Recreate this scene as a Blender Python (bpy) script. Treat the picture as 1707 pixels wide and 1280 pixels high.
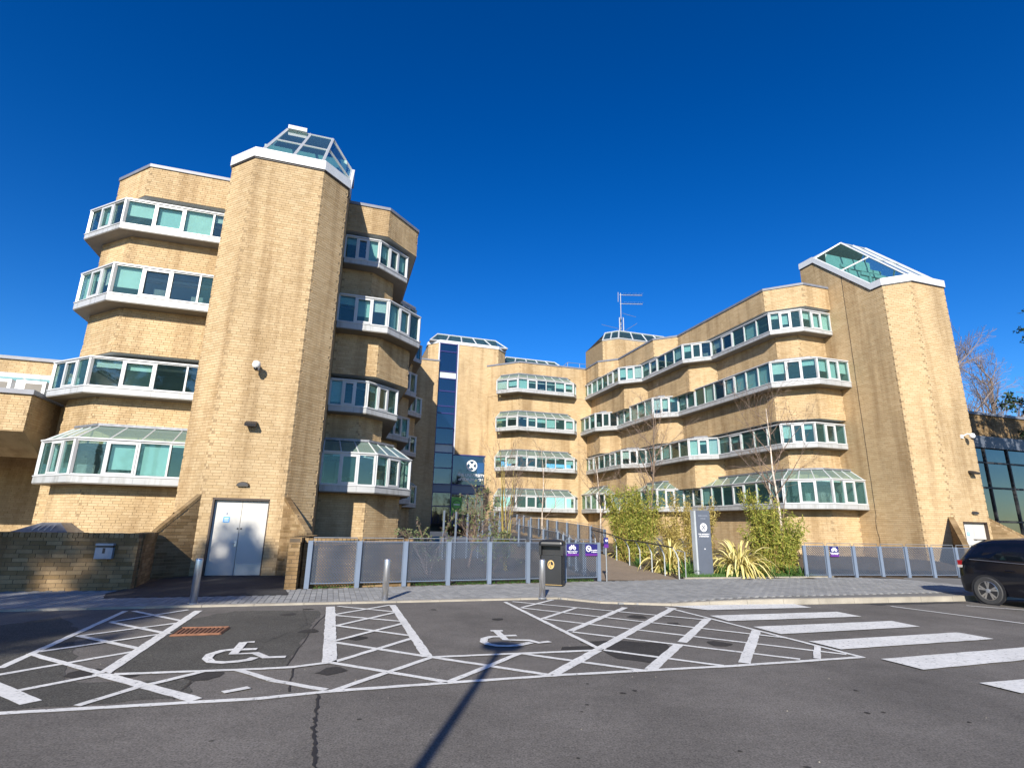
import bpy, math, random
from math import sin, cos, tan, radians, pi, sqrt, atan2
from mathutils import Matrix, Vector
for _o in list(bpy.data.objects): bpy.data.objects.remove(_o, do_unlink=True)
SC = bpy.context.scene
COL = SC.collection
R = random.Random(7)

# ------------------------------------------------------------------ camera
CAM_H = 1.6
cd = bpy.data.cameras.new('camera'); cam = bpy.data.objects.new('camera', cd); COL.objects.link(cam)
cd.sensor_width = 36.0; cd.lens = 904.0 / 1707.0 * 36.0; cd.clip_start = 0.05; cd.clip_end = 3000
_u = Vector((66.5, 3465.0, -904.0)).normalized()
_y = (Vector((0, 0, -1)) - _u * _u.dot(Vector((0, 0, -1)))).normalized()
_x = _y.cross(_u)
CAMR = Matrix((_x, _y, _u))
cam.matrix_world = Matrix.Translation((0, 0, CAM_H)) @ CAMR.to_4x4()
SC.camera = cam

def seen(p):
    """picture position (photo pixels) of a world point, used only to rank bricks by how large they show"""
    c = CAMR.transposed() @ (Vector(p) - Vector((0, 0, CAM_H)))
    if c.z > -0.1: return None
    return 853.5 + 904 * c.x / -c.z, 640 - 904 * c.y / -c.z, -c.z

# ------------------------------------------------------------------ world, sun, exposure
SUN_EL = radians(26.0); SUN_AZ = radians(7.5)          # shadows run towards SUN_AZ (from +Y towards +X)
wd = bpy.data.worlds.new('World'); SC.world = wd; wd.use_nodes = True
nt = wd.node_tree; nt.nodes.clear()
sky = nt.nodes.new('ShaderNodeTexSky'); sky.sky_type = 'NISHITA'; sky.sun_disc = False
sky.sun_elevation = SUN_EL; sky.sun_rotation = SUN_AZ + pi
sky.air_density = 1.0; sky.dust_density = 0.2; sky.ozone_density = 4.0; sky.altitude = 200
hs = nt.nodes.new('ShaderNodeHueSaturation'); hs.inputs['Saturation'].default_value = 1.34; hs.inputs['Hue'].default_value = .507
gm = nt.nodes.new('ShaderNodeGamma'); gm.inputs['Gamma'].default_value = 1.2
bg = nt.nodes.new('ShaderNodeBackground'); bg.inputs['Strength'].default_value = 0.077
wo = nt.nodes.new('ShaderNodeOutputWorld')
nt.links.new(sky.outputs[0], hs.inputs['Color']); nt.links.new(hs.outputs[0], gm.inputs['Color'])
nt.links.new(gm.outputs[0], bg.inputs['Color']); nt.links.new(bg.outputs[0], wo.inputs['Surface'])
sl = bpy.data.lights.new('sun', 'SUN'); sl.energy = 5.0; sl.angle = radians(0.5); sl.color = (1.0, 0.93, 0.82)
so = bpy.data.objects.new('sun', sl); COL.objects.link(so)
_d = Vector((sin(SUN_AZ) * cos(SUN_EL), cos(SUN_AZ) * cos(SUN_EL), -sin(SUN_EL)))
so.rotation_euler = _d.to_track_quat('-Z', 'Y').to_euler(); so.location = (0, -20, 40)
vs = SC.view_settings; vs.view_transform = 'Standard'; vs.look = 'None'; vs.gamma = 1.0; vs.exposure = 0.62
vs.use_curve_mapping = False
SC.cycles.max_bounces = 8; SC.cycles.transparent_max_bounces = 24

# ------------------------------------------------------------------ materials
def node_mat(name, col=(.5, .5, .5), rough=.6, metal=0.0, spec=.5, emit=None):
    m = bpy.data.materials.new(name); m.use_nodes = True
    b = m.node_tree.nodes['Principled BSDF']
    b.inputs['Base Color'].default_value = (*col, 1); b.inputs['Roughness'].default_value = rough
    b.inputs['Metallic'].default_value = metal; b.inputs['Specular IOR Level'].default_value = spec
    return m, m.node_tree, b

def noise(t, scale, detail=4, rough=.55, coord=None, stretch=None):
    tc = t.nodes.new('ShaderNodeTexCoord'); n = t.nodes.new('ShaderNodeTexNoise')
    n.inputs['Scale'].default_value = scale; n.inputs['Detail'].default_value = detail; n.inputs['Roughness'].default_value = rough
    src = tc.outputs[coord or 'Object']
    if stretch:
        mp = t.nodes.new('ShaderNodeMapping'); mp.inputs['Scale'].default_value = stretch
        t.links.new(src, mp.inputs['Vector']); src = mp.outputs[0]
    t.links.new(src, n.inputs['Vector'])
    return n.outputs['Fac']

def ramp(t, fac, stops):
    r = t.nodes.new('ShaderNodeValToRGB'); e = r.color_ramp.elements
    e[0].position, e[0].color = stops[0][0], (*stops[0][1], 1)
    e[1].position, e[1].color = stops[1][0], (*stops[1][1], 1)
    for p, c in stops[2:]:
        n = e.new(p); n.color = (*c, 1)
    t.links.new(fac, r.inputs['Fac']); return r.outputs['Color']

def mixc(t, fac, a, b, mode='MIX'):
    n = t.nodes.new('ShaderNodeMix'); n.data_type = 'RGBA'; n.blend_type = mode
    for s, v in ((n.inputs[0], fac), (n.inputs[6], a), (n.inputs[7], b)):
        if hasattr(v, 'is_linked'): t.links.new(v, s)
        elif isinstance(v, tuple): s.default_value = (*v, 1)
        else: s.default_value = v
    return n.outputs[2]

def math_n(t, op, a, b=None):
    n = t.nodes.new('ShaderNodeMath'); n.operation = op
    for s, v in ((n.inputs[0], a), (n.inputs[1], b)):
        if v is None: continue
        if hasattr(v, 'is_linked'): t.links.new(v, s)
        else: s.default_value = v
    return n.outputs[0]

def bump(t, b, h, strength=.3, dist=.01):
    n = t.nodes.new('ShaderNodeBump'); n.inputs['Strength'].default_value = strength; n.inputs['Distance'].default_value = dist
    t.links.new(h, n.inputs['Height']); t.links.new(n.outputs[0], b.inputs['Normal'])

def plain(name, col, rough=.6, metal=0.0, var=.12, scale=3.0, spec=.5, bmp=0.0):
    m, t, b = node_mat(name, col, rough, metal, spec)
    f = noise(t, scale, 5)
    lo = tuple(c * (1 - var) for c in col); hi = tuple(min(1, c * (1 + var)) for c in col)
    t.links.new(ramp(t, f, [(.3, lo), (.7, hi)]), b.inputs['Base Color'])
    if bmp: bump(t, b, noise(t, scale * 20, 3), bmp, .004)
    return m

def piece_random(t):
    """a random number per joined piece and per object"""
    g = t.nodes.new('ShaderNodeNewGeometry'); o = t.nodes.new('ShaderNodeObjectInfo')
    return math_n(t, 'FRACT', math_n(t, 'ADD', g.outputs['Random Per Island'], o.outputs['Random']))

def world_noise(t, scale, detail=4, stretch=None):
    g = t.nodes.new('ShaderNodeNewGeometry'); n = t.nodes.new('ShaderNodeTexNoise')
    n.inputs['Scale'].default_value = scale; n.inputs['Detail'].default_value = detail; n.inputs['Roughness'].default_value = .6
    src = g.outputs['Position']
    if stretch:
        mp = t.nodes.new('ShaderNodeMapping'); mp.inputs['Scale'].default_value = stretch
        t.links.new(src, mp.inputs['Vector']); src = mp.outputs[0]
    t.links.new(src, n.inputs['Vector']); return n.outputs['Fac']

def brick_mat(name, c0, c1, c2, stain=.35):
    m, t, b = node_mat(name, c1, .85, 0, .25)
    c = ramp(t, piece_random(t), [(0, c0), (.45, c1), (.8, c2), (1, c1)])
    big = ramp(t, world_noise(t, .45, 5, (1, 1, .45)), [(.36, (1 - stain,) * 3), (.62, (1.0,) * 3)])
    c = mixc(t, 1.0, c, big, 'MULTIPLY')
    st = ramp(t, world_noise(t, 1.7, 5, (1, 1, .07)), [(.34, (.66, .61, .56)), (.52, (1.0,) * 3)])
    c = mixc(t, .8, c, st, 'MULTIPLY')
    fine = ramp(t, world_noise(t, 38, 4), [(.3, (.86,) * 3), (.7, (1.06,) * 3)])
    c = mixc(t, 1.0, c, fine, 'MULTIPLY')
    t.links.new(c, b.inputs['Base Color'])
    bump(t, b, world_noise(t, 90, 4), .25, .003)
    return m

M = {}
M['brick'] = brick_mat('buff_brick', (.515, .37, .20), (.56, .41, .232), (.60, .45, .262), .22)
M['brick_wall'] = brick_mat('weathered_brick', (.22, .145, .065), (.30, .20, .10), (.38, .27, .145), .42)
M['mortar'] = plain('mortar', (.31, .22, .12), .95, var=.15, scale=6)
M['mortar_dark'] = plain('dirty_mortar', (.10, .075, .05), .95, var=.2, scale=6)
M['white'] = plain('white_frame', (.50, .51, .515), .35, var=.04, scale=2)
def apron_mat():
    m, t, b = node_mat('pale_panel', (.5, .5, .5), .4)
    c = ramp(t, world_noise(t, 1.1, 4), [(.3, (.36, .37, .375)), (.7, (.44, .45, .455))])
    c = mixc(t, .7, c, ramp(t, world_noise(t, 5, 5, (1, 1, .12)), [(.34, (.66, .65, .61)), (.5, (1.0,) * 3)]), 'MULTIPLY')
    t.links.new(c, b.inputs['Base Color']); return m
M['apron'] = apron_mat()
M['soffit'] = plain('soffit_panel', (.17, .155, .13), .6, var=.1)
M['lead'] = plain('lead_flashing', (.20, .21, .23), .5, var=.25, scale=6, metal=.3)
M['capping'] = plain('roof_capping', (.17, .18, .21), .45, var=.15, scale=3)
M['coping'] = plain('white_coping', (.58, .60, .615), .4, var=.05)
M['interior'] = plain('room_wall', (.17, .20, .195), .9, var=.25, scale=.8)
M['ceiling'] = plain('ceiling_tiles', (.42, .45, .44), .9, var=.05)
M['floor'] = plain('carpet', (.10, .11, .12), .95)
M['blind'] = plain('roller_blind', (.48, .57, .58), .8, var=.06, scale=2)
M['blind_pale'] = plain('pale_roller_blind', (.62, .64, .62), .8, var=.08, scale=2)
M['clutter'] = plain('office_clutter', (.16, .18, .18), .7, var=.5, scale=3)

def glass_mat(name, tint, refl=1.0, ior=1.5, body=None):
    m = bpy.data.materials.new(name); m.use_nodes = True; t = m.node_tree; t.nodes.clear()
    out = t.nodes.new('ShaderNodeOutputMaterial'); tr = t.nodes.new('ShaderNodeBsdfTransparent')
    gl = t.nodes.new('ShaderNodeBsdfGlossy'); fr = t.nodes.new('ShaderNodeFresnel'); mx = t.nodes.new('ShaderNodeMixShader')
    tr.inputs[0].default_value = (*tint, 1); gl.inputs['Roughness'].default_value = .02
    gl.inputs['Color'].default_value = (.95, 1, 1, 1)
    fr.inputs['IOR'].default_value = ior
    ge = t.nodes.new('ShaderNodeNewGeometry')      # the inner face of a pane adds no second mirror image
    f = math_n(t, 'MULTIPLY', math_n(t, 'MULTIPLY', fr.outputs[0], refl), math_n(t, 'SUBTRACT', 1.0, ge.outputs['Backfacing']))
    bmp = t.nodes.new('ShaderNodeBump'); bmp.inputs['Strength'].default_value = .06; bmp.inputs['Distance'].default_value = .02
    t.links.new(world_noise(t, 1.3, 2), bmp.inputs['Height']); t.links.new(bmp.outputs[0], gl.inputs['Normal'])
    t.links.new(f, mx.inputs[0]); t.links.new(tr.outputs[0], mx.inputs[1]); t.links.new(gl.outputs[0], mx.inputs[2])
    s = mx.outputs[0]
    if body:
        df = t.nodes.new('ShaderNodeBsdfDiffuse'); df.inputs[0].default_value = (*body[:3], 1)
        m2 = t.nodes.new('ShaderNodeMixShader'); m2.inputs[0].default_value = body[3]
        t.links.new(s, m2.inputs[1]); t.links.new(df.outputs[0], m2.inputs[2]); s = m2.outputs[0]
    t.links.new(s, out.inputs['Surface']); return m
M['glass'] = glass_mat('teal_glass', (.76, .89, .87), 2.0, 1.55, (.18, .38, .38, .06))
M['glass_clear'] = glass_mat('clear_glass', (.82, .90, .88), 3.2, 1.55, (.10, .2, .22, .04))
M['glass_roof'] = glass_mat('pale_roof_glass', (.70, .90, .84), 1.2, 1.5, (.33, .45, .40, .35))
M['glass_sky'] = glass_mat('skylight_glass', (.55, .82, .82), 1.6, 1.5, (.15, .30, .30, .10))
M['glass_blue'] = glass_mat('blue_solar_glass', (.26, .34, .48), 2.6, 1.6, (.015, .04, .11, .2))
M['glass_dark'] = glass_mat('dark_curtain_glass', (.12, .16, .18), 3.5, 1.7, (.01, .015, .02, .3))

def asphalt(name, c, speck=.5, patch=.12, bstr=.35):
    m, t, b = node_mat(name, c, .9, 0, .3)
    f1 = ramp(t, world_noise(t, 62, 6), [(.30, tuple(x * (1 - speck) for x in c)), (.5, c), (.74, tuple(x * (1 + speck) for x in c))])
    f2 = ramp(t, world_noise(t, .55, 6), [(.3, (1 - patch,) * 3), (.7, (1 + patch,) * 3)])
    f3 = ramp(t, world_noise(t, 3.2, 5), [(.3, (.88,) * 3), (.75, (1.08,) * 3)])
    f4 = ramp(t, world_noise(t, 19, 4), [(.30, (.80,) * 3), (.5, (1.0,) * 3), (.72, (1.14,) * 3)])
    f1 = mixc(t, 1.0, f1, f4, 'MULTIPLY')
    c1 = mixc(t, 1.0, f1, f2, 'MULTIPLY'); c1 = mixc(t, 1.0, c1, f3, 'MULTIPLY')
    t.links.new(c1, b.inputs['Base Color']); bump(t, b, world_noise(t, 140, 3), bstr, .006); return m
M['asphalt'] = asphalt('asphalt', (.142, .131, .117), .6, .25)
M['asphalt_old'] = asphalt('worn_asphalt', (.088, .084, .073), .9, .3, 1.0)
M['asphalt_dark'] = asphalt('dark_asphalt', (.045, .045, .046), .5, .2)
M['tar'] = plain('tar_seal', (.02, .02, .022), .6)
M['stain'] = asphalt('damp_stain', (.04, .037, .034), .5, .3)
M['ramp'] = asphalt('buff_path', (.25, .195, .14), .25, .08)
M['sheet'] = plain('jointing_sand', (.16, .156, .145), .95)
def paver_mat():
    m, t, b = node_mat('grey_block', (.3, .31, .33), .85, 0, .3)
    c = ramp(t, piece_random(t), [(0, (.25, .253, .246)), (.5, (.29, .292, .283)), (1, (.335, .335, .323))])
    c = mixc(t, 1.0, c, ramp(t, world_noise(t, 1.2, 5), [(.3, (.85,) * 3), (.7, (1.06,) * 3)]), 'MULTIPLY')
    c = mixc(t, 1.0, c, ramp(t, world_noise(t, 60, 3), [(.3, (.88,) * 3), (.7, (1.08,) * 3)]), 'MULTIPLY')
    t.links.new(c, b.inputs['Base Color']); bump(t, b, world_noise(t, 120, 3), .2, .003); return m
M['paver'] = paver_mat()
M['kerb'] = plain('kerb_stone', (.32, .29, .235), .9, var=.2, scale=2.5, bmp=.2)
def paint_mat():
    m, t, b = node_mat('road_paint', (.74, .74, .70), .75, 0, .3)
    w = ramp(t, world_noise(t, 26, 6), [(.31, (.14, .13, .12)), (.39, (.66, .66, .625)), (.7, (.82, .81, .77))])
    t.links.new(mixc(t, 1.0, w, ramp(t, world_noise(t, 1.5, 4), [(.3, (.82,) * 3), (.7, (1.0,) * 3)]), 'MULTIPLY'), b.inputs['Base Color'])
    return m
M['paint'] = paint_mat()
M['steel_blue'] = plain('blue_grey_steel', (.155, .195, .26), .45, var=.07, scale=2)
M['rail_steel'] = plain('dull_steel_rail', (.25, .27, .29), .45, .4)
M['stainless'] = plain('brushed_stainless', (.66, .66, .66), .36, .9, var=.06, scale=8)
M['black'] = plain('black_plastic', (.012, .013, .015), .38, var=.2)
M['gold'] = plain('gold_print', (.55, .36, .12), .5)
M['sign'] = plain('sign_blue', (.02, .018, .13), .4)
M['sign_purple'] = plain('sign_purple', (.11, .02, .22), .4)
M['print'] = plain('white_print', (.82, .82, .84), .5, var=.02)
M['sign_face'] = plain('totem_face', (.10, .115, .145), .4, var=.06)
M['sign_side'] = plain('totem_edge', (.40, .43, .44), .4)
M['faint'] = plain('faint_lettering', (.22, .24, .28), .5)
M['green'] = plain('green_poster', (.14, .42, .06), .5)
M['door'] = plain('painted_door', (.58, .56, .51), .5, var=.05, scale=2)
M['door_frame'] = plain('dark_door_frame', (.06, .04, .03), .6)
M['kick'] = plain('kick_plate', (.42, .44, .47), .4, .6)
M['notice'] = plain('blue_notice', (.10, .38, .75), .5)
M['rust'] = plain('rusty_iron', (.19, .085, .045), .85, var=.35, scale=14)
M['post_box'] = plain('grey_painted_box', (.27, .30, .35), .4)
M['dark_metal'] = plain('dark_metal', (.035, .033, .035), .5)
M['truss'] = plain('painted_truss', (.26, .36, .34), .6)
M['paper'] = plain('paper', (.62, .75, .72), .8)
M['soil'] = plain('bark_mulch', (.10, .07, .04), .95, var=.5, scale=12, bmp=.5)
M['birch_bark'] = plain('birch_bark', (.55, .46, .38), .8, var=.35, scale=9)
M['bark'] = plain('grey_bark', (.17, .125, .09), .9, var=.3, scale=8)
M['bark_red'] = plain('reddish_twig', (.19, .135, .10), .9, var=.3, scale=8)
M['bark_far'] = plain('far_twig', (.23, .185, .165), .9, var=.25, scale=3)
def leaf_mat(name, c0, c1, c2, trans=.25):
    m, t, b = node_mat(name, c1, .6, 0, .3)
    c = ramp(t, piece_random(t), [(0, c0), (.5, c1), (1, c2)])
    t.links.new(c, b.inputs['Base Color'])
    tl = t.nodes.new('ShaderNodeBsdfTranslucent'); t.links.new(c, tl.inputs[0])
    mx = t.nodes.new('ShaderNodeMixShader'); mx.inputs[0].default_value = trans
    o = t.nodes['Material Output']
    t.links.new(b.outputs[0], mx.inputs[1]); t.links.new(tl.outputs[0], mx.inputs[2]); t.links.new(mx.outputs[0], o.inputs['Surface'])
    return m
M['bamboo'] = leaf_mat('bamboo_leaf', (.12, .17, .025), (.29, .31, .05), (.48, .43, .10))
M['bamboo_gold'] = leaf_mat('dry_bamboo_leaf', (.28, .21, .05), (.42, .33, .09), (.5, .42, .14))
M['culm'] = plain('bamboo_culm', (.30, .22, .07), .5)
M['flax'] = leaf_mat('yellow_flax', (.34, .30, .08), (.66, .56, .20), (.78, .68, .32), .15)
M['grass'] = leaf_mat('strap_leaf', (.04, .11, .025), (.08, .18, .04), (.15, .25, .06), .2)
M['shrub'] = leaf_mat('shrub_leaf', (.07, .10, .04), (.16, .20, .08), (.26, .30, .14), .3)
M['pine'] = leaf_mat('pine_needles', (.012, .03, .012), (.022, .05, .02), (.04, .07, .03), .1)
M['paint_black'] = node_mat('black_car_paint', (.006, .007, .012), .12, 0, .6)[0]
M['car_glass'] = node_mat('privacy_glass', (.004, .005, .007), .03, 0, .7)[0]
M['tyre'] = plain('tyre_rubber', (.05, .05, .05), .8)
M['alloy'] = plain('alloy_wheel', (.55, .53, .50), .3, .8)
M['lamp_red'] = plain('tail_lamp_red', (.35, .01, .012), .15)
M['lamp_clear'] = plain('tail_lamp_clear', (.6, .55, .5), .2)
M['ac'] = plain('white_enamel', (.75, .75, .74), .4)
def perf_mat():
    m = bpy.data.materials.new('perforated_steel'); m.use_nodes = True; t = m.node_tree
    b = t.nodes['Principled BSDF']; b.inputs['Base Color'].default_value = (.042, .06, .094, 1); b.inputs['Roughness'].default_value = .5
    t.links.new(ramp(t, world_noise(t, 1.7, 4), [(.3, (.042, .054, .076)), (.7, (.06, .075, .102))]), b.inputs['Base Color'])
    uv = t.nodes.new('ShaderNodeTexCoord')
    def cell(off):
        a = t.nodes.new('ShaderNodeVectorMath'); a.operation = 'MULTIPLY_ADD'
        t.links.new(uv.outputs['UV'], a.inputs[0]); a.inputs[1].default_value = (1 / .07,) * 3; a.inputs[2].default_value = (off, off, 0)
        f = t.nodes.new('ShaderNodeVectorMath'); f.operation = 'FRACTION'; t.links.new(a.outputs[0], f.inputs[0])
        s = t.nodes.new('ShaderNodeVectorMath'); s.operation = 'SUBTRACT'; t.links.new(f.outputs[0], s.inputs[0]); s.inputs[1].default_value = (.5, .5, 0)
        z = t.nodes.new('ShaderNodeVectorMath'); z.operation = 'MULTIPLY'; t.links.new(s.outputs[0], z.inputs[0]); z.inputs[1].default_value = (1, 1, 0)
        l = t.nodes.new('ShaderNodeVectorMath'); l.operation = 'LENGTH'; t.links.new(z.outputs[0], l.inputs[0]); return l.outputs['Value']
    d = math_n(t, 'MINIMUM', cell(0.0), cell(.5)); hole = math_n(t, 'LESS_THAN', d, .215)
    tr = t.nodes.new('ShaderNodeBsdfTransparent'); mx = t.nodes.new('ShaderNodeMixShader')
    t.links.new(hole, mx.inputs[0]); t.links.new(b.outputs[0], mx.inputs[1]); t.links.new(tr.outputs[0], mx.inputs[2])
    t.links.new(mx.outputs[0], t.nodes['Material Output'].inputs['Surface']); return m
M['perf'] = perf_mat()

# ------------------------------------------------------------------ mesh helpers
class MB:
    def __init__(s): s.v = []; s.f = []; s.uv = []
    def face(s, *p, uv=None):
        n = len(s.v); s.v += [tuple(q) for q in p]; s.f.append(tuple(range(n, n + len(p))))
        s.uv += uv if uv else [(0, 0)] * len(p)
    def hexa(s, a, b):
        """box from lower ring a (4 pts, ccw seen from outside-top) and upper ring b"""
        n = len(s.v); s.v += [tuple(q) for q in a] + [tuple(q) for q in b]
        for q in ((3, 2, 1, 0), (4, 5, 6, 7), (0, 1, 5, 4), (1, 2, 6, 5), (2, 3, 7, 6), (3, 0, 4, 7)):
            s.f.append(tuple(n + i for i in q)); s.uv += [(0, 0)] * 4
    def box(s, x0, x1, y0, y1, z0, z1):
        s.hexa([(x0, y0, z0), (x1, y0, z0), (x1, y1, z0), (x0, y1, z0)], [(x0, y0, z1), (x1, y0, z1), (x1, y1, z1), (x0, y1, z1)])
    def obox(s, c, ax, ay, az, hx, hy, hz):
        c = Vector(c); ax = Vector(ax) * hx; ay = Vector(ay) * hy; az = Vector(az) * hz
        s.hexa([c - ax - ay - az, c + ax - ay - az, c + ax + ay - az, c - ax + ay - az], [c - ax - ay + az, c + ax - ay + az, c + ax + ay + az, c - ax + ay + az])
    def prism(s, poly, z0, z1, caps=True):
        n = len(poly)
        for i in range(n):
            p, q = poly[i], poly[(i + 1) % n]
            s.face((p[0], p[1], z0), (q[0], q[1], z0), (q[0], q[1], z1), (p[0], p[1], z1))
        if caps:
            s.face(*[(p[0], p[1], z1) for p in poly]); s.face(*[(p[0], p[1], z0) for p in reversed(poly)])
    def tube(s, pts, rad, n=6, cap=True):
        pts = [Vector(p) for p in pts]; k = len(pts)
        rr = rad if isinstance(rad, (list, tuple)) else [rad] * k
        base = len(s.v); ref = None
        for i, p in enumerate(pts):
            d = (pts[min(i + 1, k - 1)] - pts[max(i - 1, 0)])
            d = d.normalized() if d.length > 1e-9 else Vector((0, 0, 1))
            if ref is None:
                ref = Vector((1, 0, 0)) if abs(d.x) < .9 else Vector((0, 1, 0))
            a = (ref - d * ref.dot(d)).normalized(); b = d.cross(a); ref = a
            for j in range(n):
                t = 2 * pi * j / n; s.v.append(tuple(p + (a * cos(t) + b * sin(t)) * rr[i]))
        for i in range(k - 1):
            for j in range(n):
                a0 = base + i * n + j; a1 = base + i * n + (j + 1) % n
                s.f.append((a0, a1, a1 + n, a0 + n)); s.uv += [(0, 0)] * 4
        if cap:
            s.f.append(tuple(base + j for j in reversed(range(n)))); s.uv += [(0, 0)] * n
            s.f.append(tuple(base + (k - 1) * n + j for j in range(n))); s.uv += [(0, 0)] * n
    def lathe(s, c, prof, n=16):
        base = len(s.v); k = len(prof)
        for r, z in prof:
            for j in range(n): s.v.append((c[0] + r * cos(2 * pi * j / n), c[1] + r * sin(2 * pi * j / n), c[2] + z))
        for i in range(k - 1):
            for j in range(n):
                a0 = base + i * n + j; a1 = base + i * n + (j + 1) % n
                s.f.append((a0, a1, a1 + n, a0 + n)); s.uv += [(0, 0)] * 4
        s.f.append(tuple(base + (k - 1) * n + j for j in range(n))); s.uv += [(0, 0)] * n
        s.f.append(tuple(base + j for j in reversed(range(n)))); s.uv += [(0, 0)] * n
    def add(s, o, mat):
        n = len(s.v); s.v += [tuple(mat @ Vector(p)) for p in o.v]; s.f += [tuple(i + n for i in f) for f in o.f]; s.uv += o.uv
    def mesh(s, name, mat, smooth=False, uv=False):
        me = bpy.data.meshes.new(name); me.from_pydata(s.v, [], s.f)
        if uv:
            l = me.uv_layers.new(name='uv'); l.data.foreach_set('uv', [c for q in s.uv for c in q])
        if mat: me.materials.append(M[mat])
        if smooth: me.polygons.foreach_set('use_smooth', [True] * len(me.polygons))
        me.update(); return me

def tag(o, label=None, cat=None, group=None, kind=None):
    if label: o['label'] = label
    if cat: o['category'] = cat
    if group: o['group'] = group
    if kind: o['kind'] = kind
    return o

def build(mb, name, mat, parent=None, smooth=False, uv=False, kind=None, label=None, cat=None, group=None):
    me = mb.mesh(name, mat, smooth, uv) if isinstance(mb, MB) else mb
    o = bpy.data.objects.new(name, me); COL.objects.link(o)
    if parent:
        o.parent = parent
        if parent.type == 'EMPTY': o.matrix_parent_inverse = Matrix.Translation(-Vector(parent.location)) if not parent.get('_local') else Matrix()
    return tag(o, label, cat, group, kind)

def thing(name, loc, label, cat, group=None, local=False):
    e = bpy.data.objects.new(name, None); e.location = loc; e.empty_display_size = .3; COL.objects.link(e)
    if local: e['_local'] = 1
    return tag(e, label, cat, group)

def copy_thing(root, loc, rz, label):
    r = root.copy(); COL.objects.link(r); r.location = loc; r.rotation_euler = (0, 0, rz); r['label'] = label
    for ch in root.children:
        c = ch.copy(); COL.objects.link(c); c.parent = r
        for g in ch.children:
            d = g.copy(); COL.objects.link(d); d.parent = c
    return r

def offset(pts, d):
    """offset an open polyline; +d goes to the right-hand (outer) side"""
    ns = []
    for p, q in zip(pts, pts[1:]):
        l = math.hypot(q[0] - p[0], q[1] - p[1]); ns.append(((q[1] - p[1]) / l, -(q[0] - p[0]) / l))
    out = []
    for i, p in enumerate(pts):
        a = ns[max(i - 1, 0)]; b = ns[min(i, len(ns) - 1)]
        m = (a[0] + b[0], a[1] + b[1]); k = d / (1 + a[0] * b[0] + a[1] * b[1])
        out.append((p[0] + m[0] * k, p[1] + m[1] * k))
    return out

def strip(mb, outer, inner, z0, z1, z0i=None, z1i=None):
    """solid band that follows a polyline, mitred at the corners"""
    z0i = z0 if z0i is None else z0i; z1i = z1 if z1i is None else z1i
    n = len(outer)
    O0 = [(p[0], p[1], z0) for p in outer]; O1 = [(p[0], p[1], z1) for p in outer]
    I0 = [(p[0], p[1], z0i) for p in inner]; I1 = [(p[0], p[1], z1i) for p in inner]
    for i in range(n - 1):
        mb.face(O0[i], O0[i + 1], O1[i + 1], O1[i]); mb.face(I0[i + 1], I0[i], I1[i], I1[i + 1])
        mb.face(O1[i], O1[i + 1], I1[i + 1], I1[i]); mb.face(O0[i + 1], O0[i], I0[i], I0[i + 1])
    mb.face(I0[0], O0[0], O1[0], I1[0]); mb.face(O0[-1], I0[-1], I1[-1], O1[-1])

def text_mesh(txt, size, mat, name='lettering', bold=0.0, align='CENTER'):
    c = bpy.data.curves.new(name, 'FONT'); c.body = txt; c.size = size; c.align_x = align; c.align_y = 'CENTER'; c.offset = bold; c.extrude = .001
    o = bpy.data.objects.new(name, c); COL.objects.link(o)
    dg = bpy.context.evaluated_depsgraph_get(); me = bpy.data.meshes.new_from_object(o.evaluated_get(dg))
    bpy.data.objects.remove(o, do_unlink=True); bpy.data.curves.remove(c)
    me.materials.clear(); me.materials.append(M[mat]); return me

def face_frame(origin, dirx):
    """matrix that lays x along a wall direction, y up, z out of the wall"""
    dx = Vector((dirx[0], dirx[1], 0)).normalized(); n = Vector((dx.y, -dx.x, 0))
    m = Matrix.Identity(4)
    for i in range(3): m[i][0] = dx[i]; m[i][1] = (0, 0, 1)[i]; m[i][2] = n[i]; m[i][3] = origin[i]
    return m

def on_wall(me, mtx, parent, name, label=None):
    me.transform(mtx); return build(me, name, None, parent, label=label)

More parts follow.
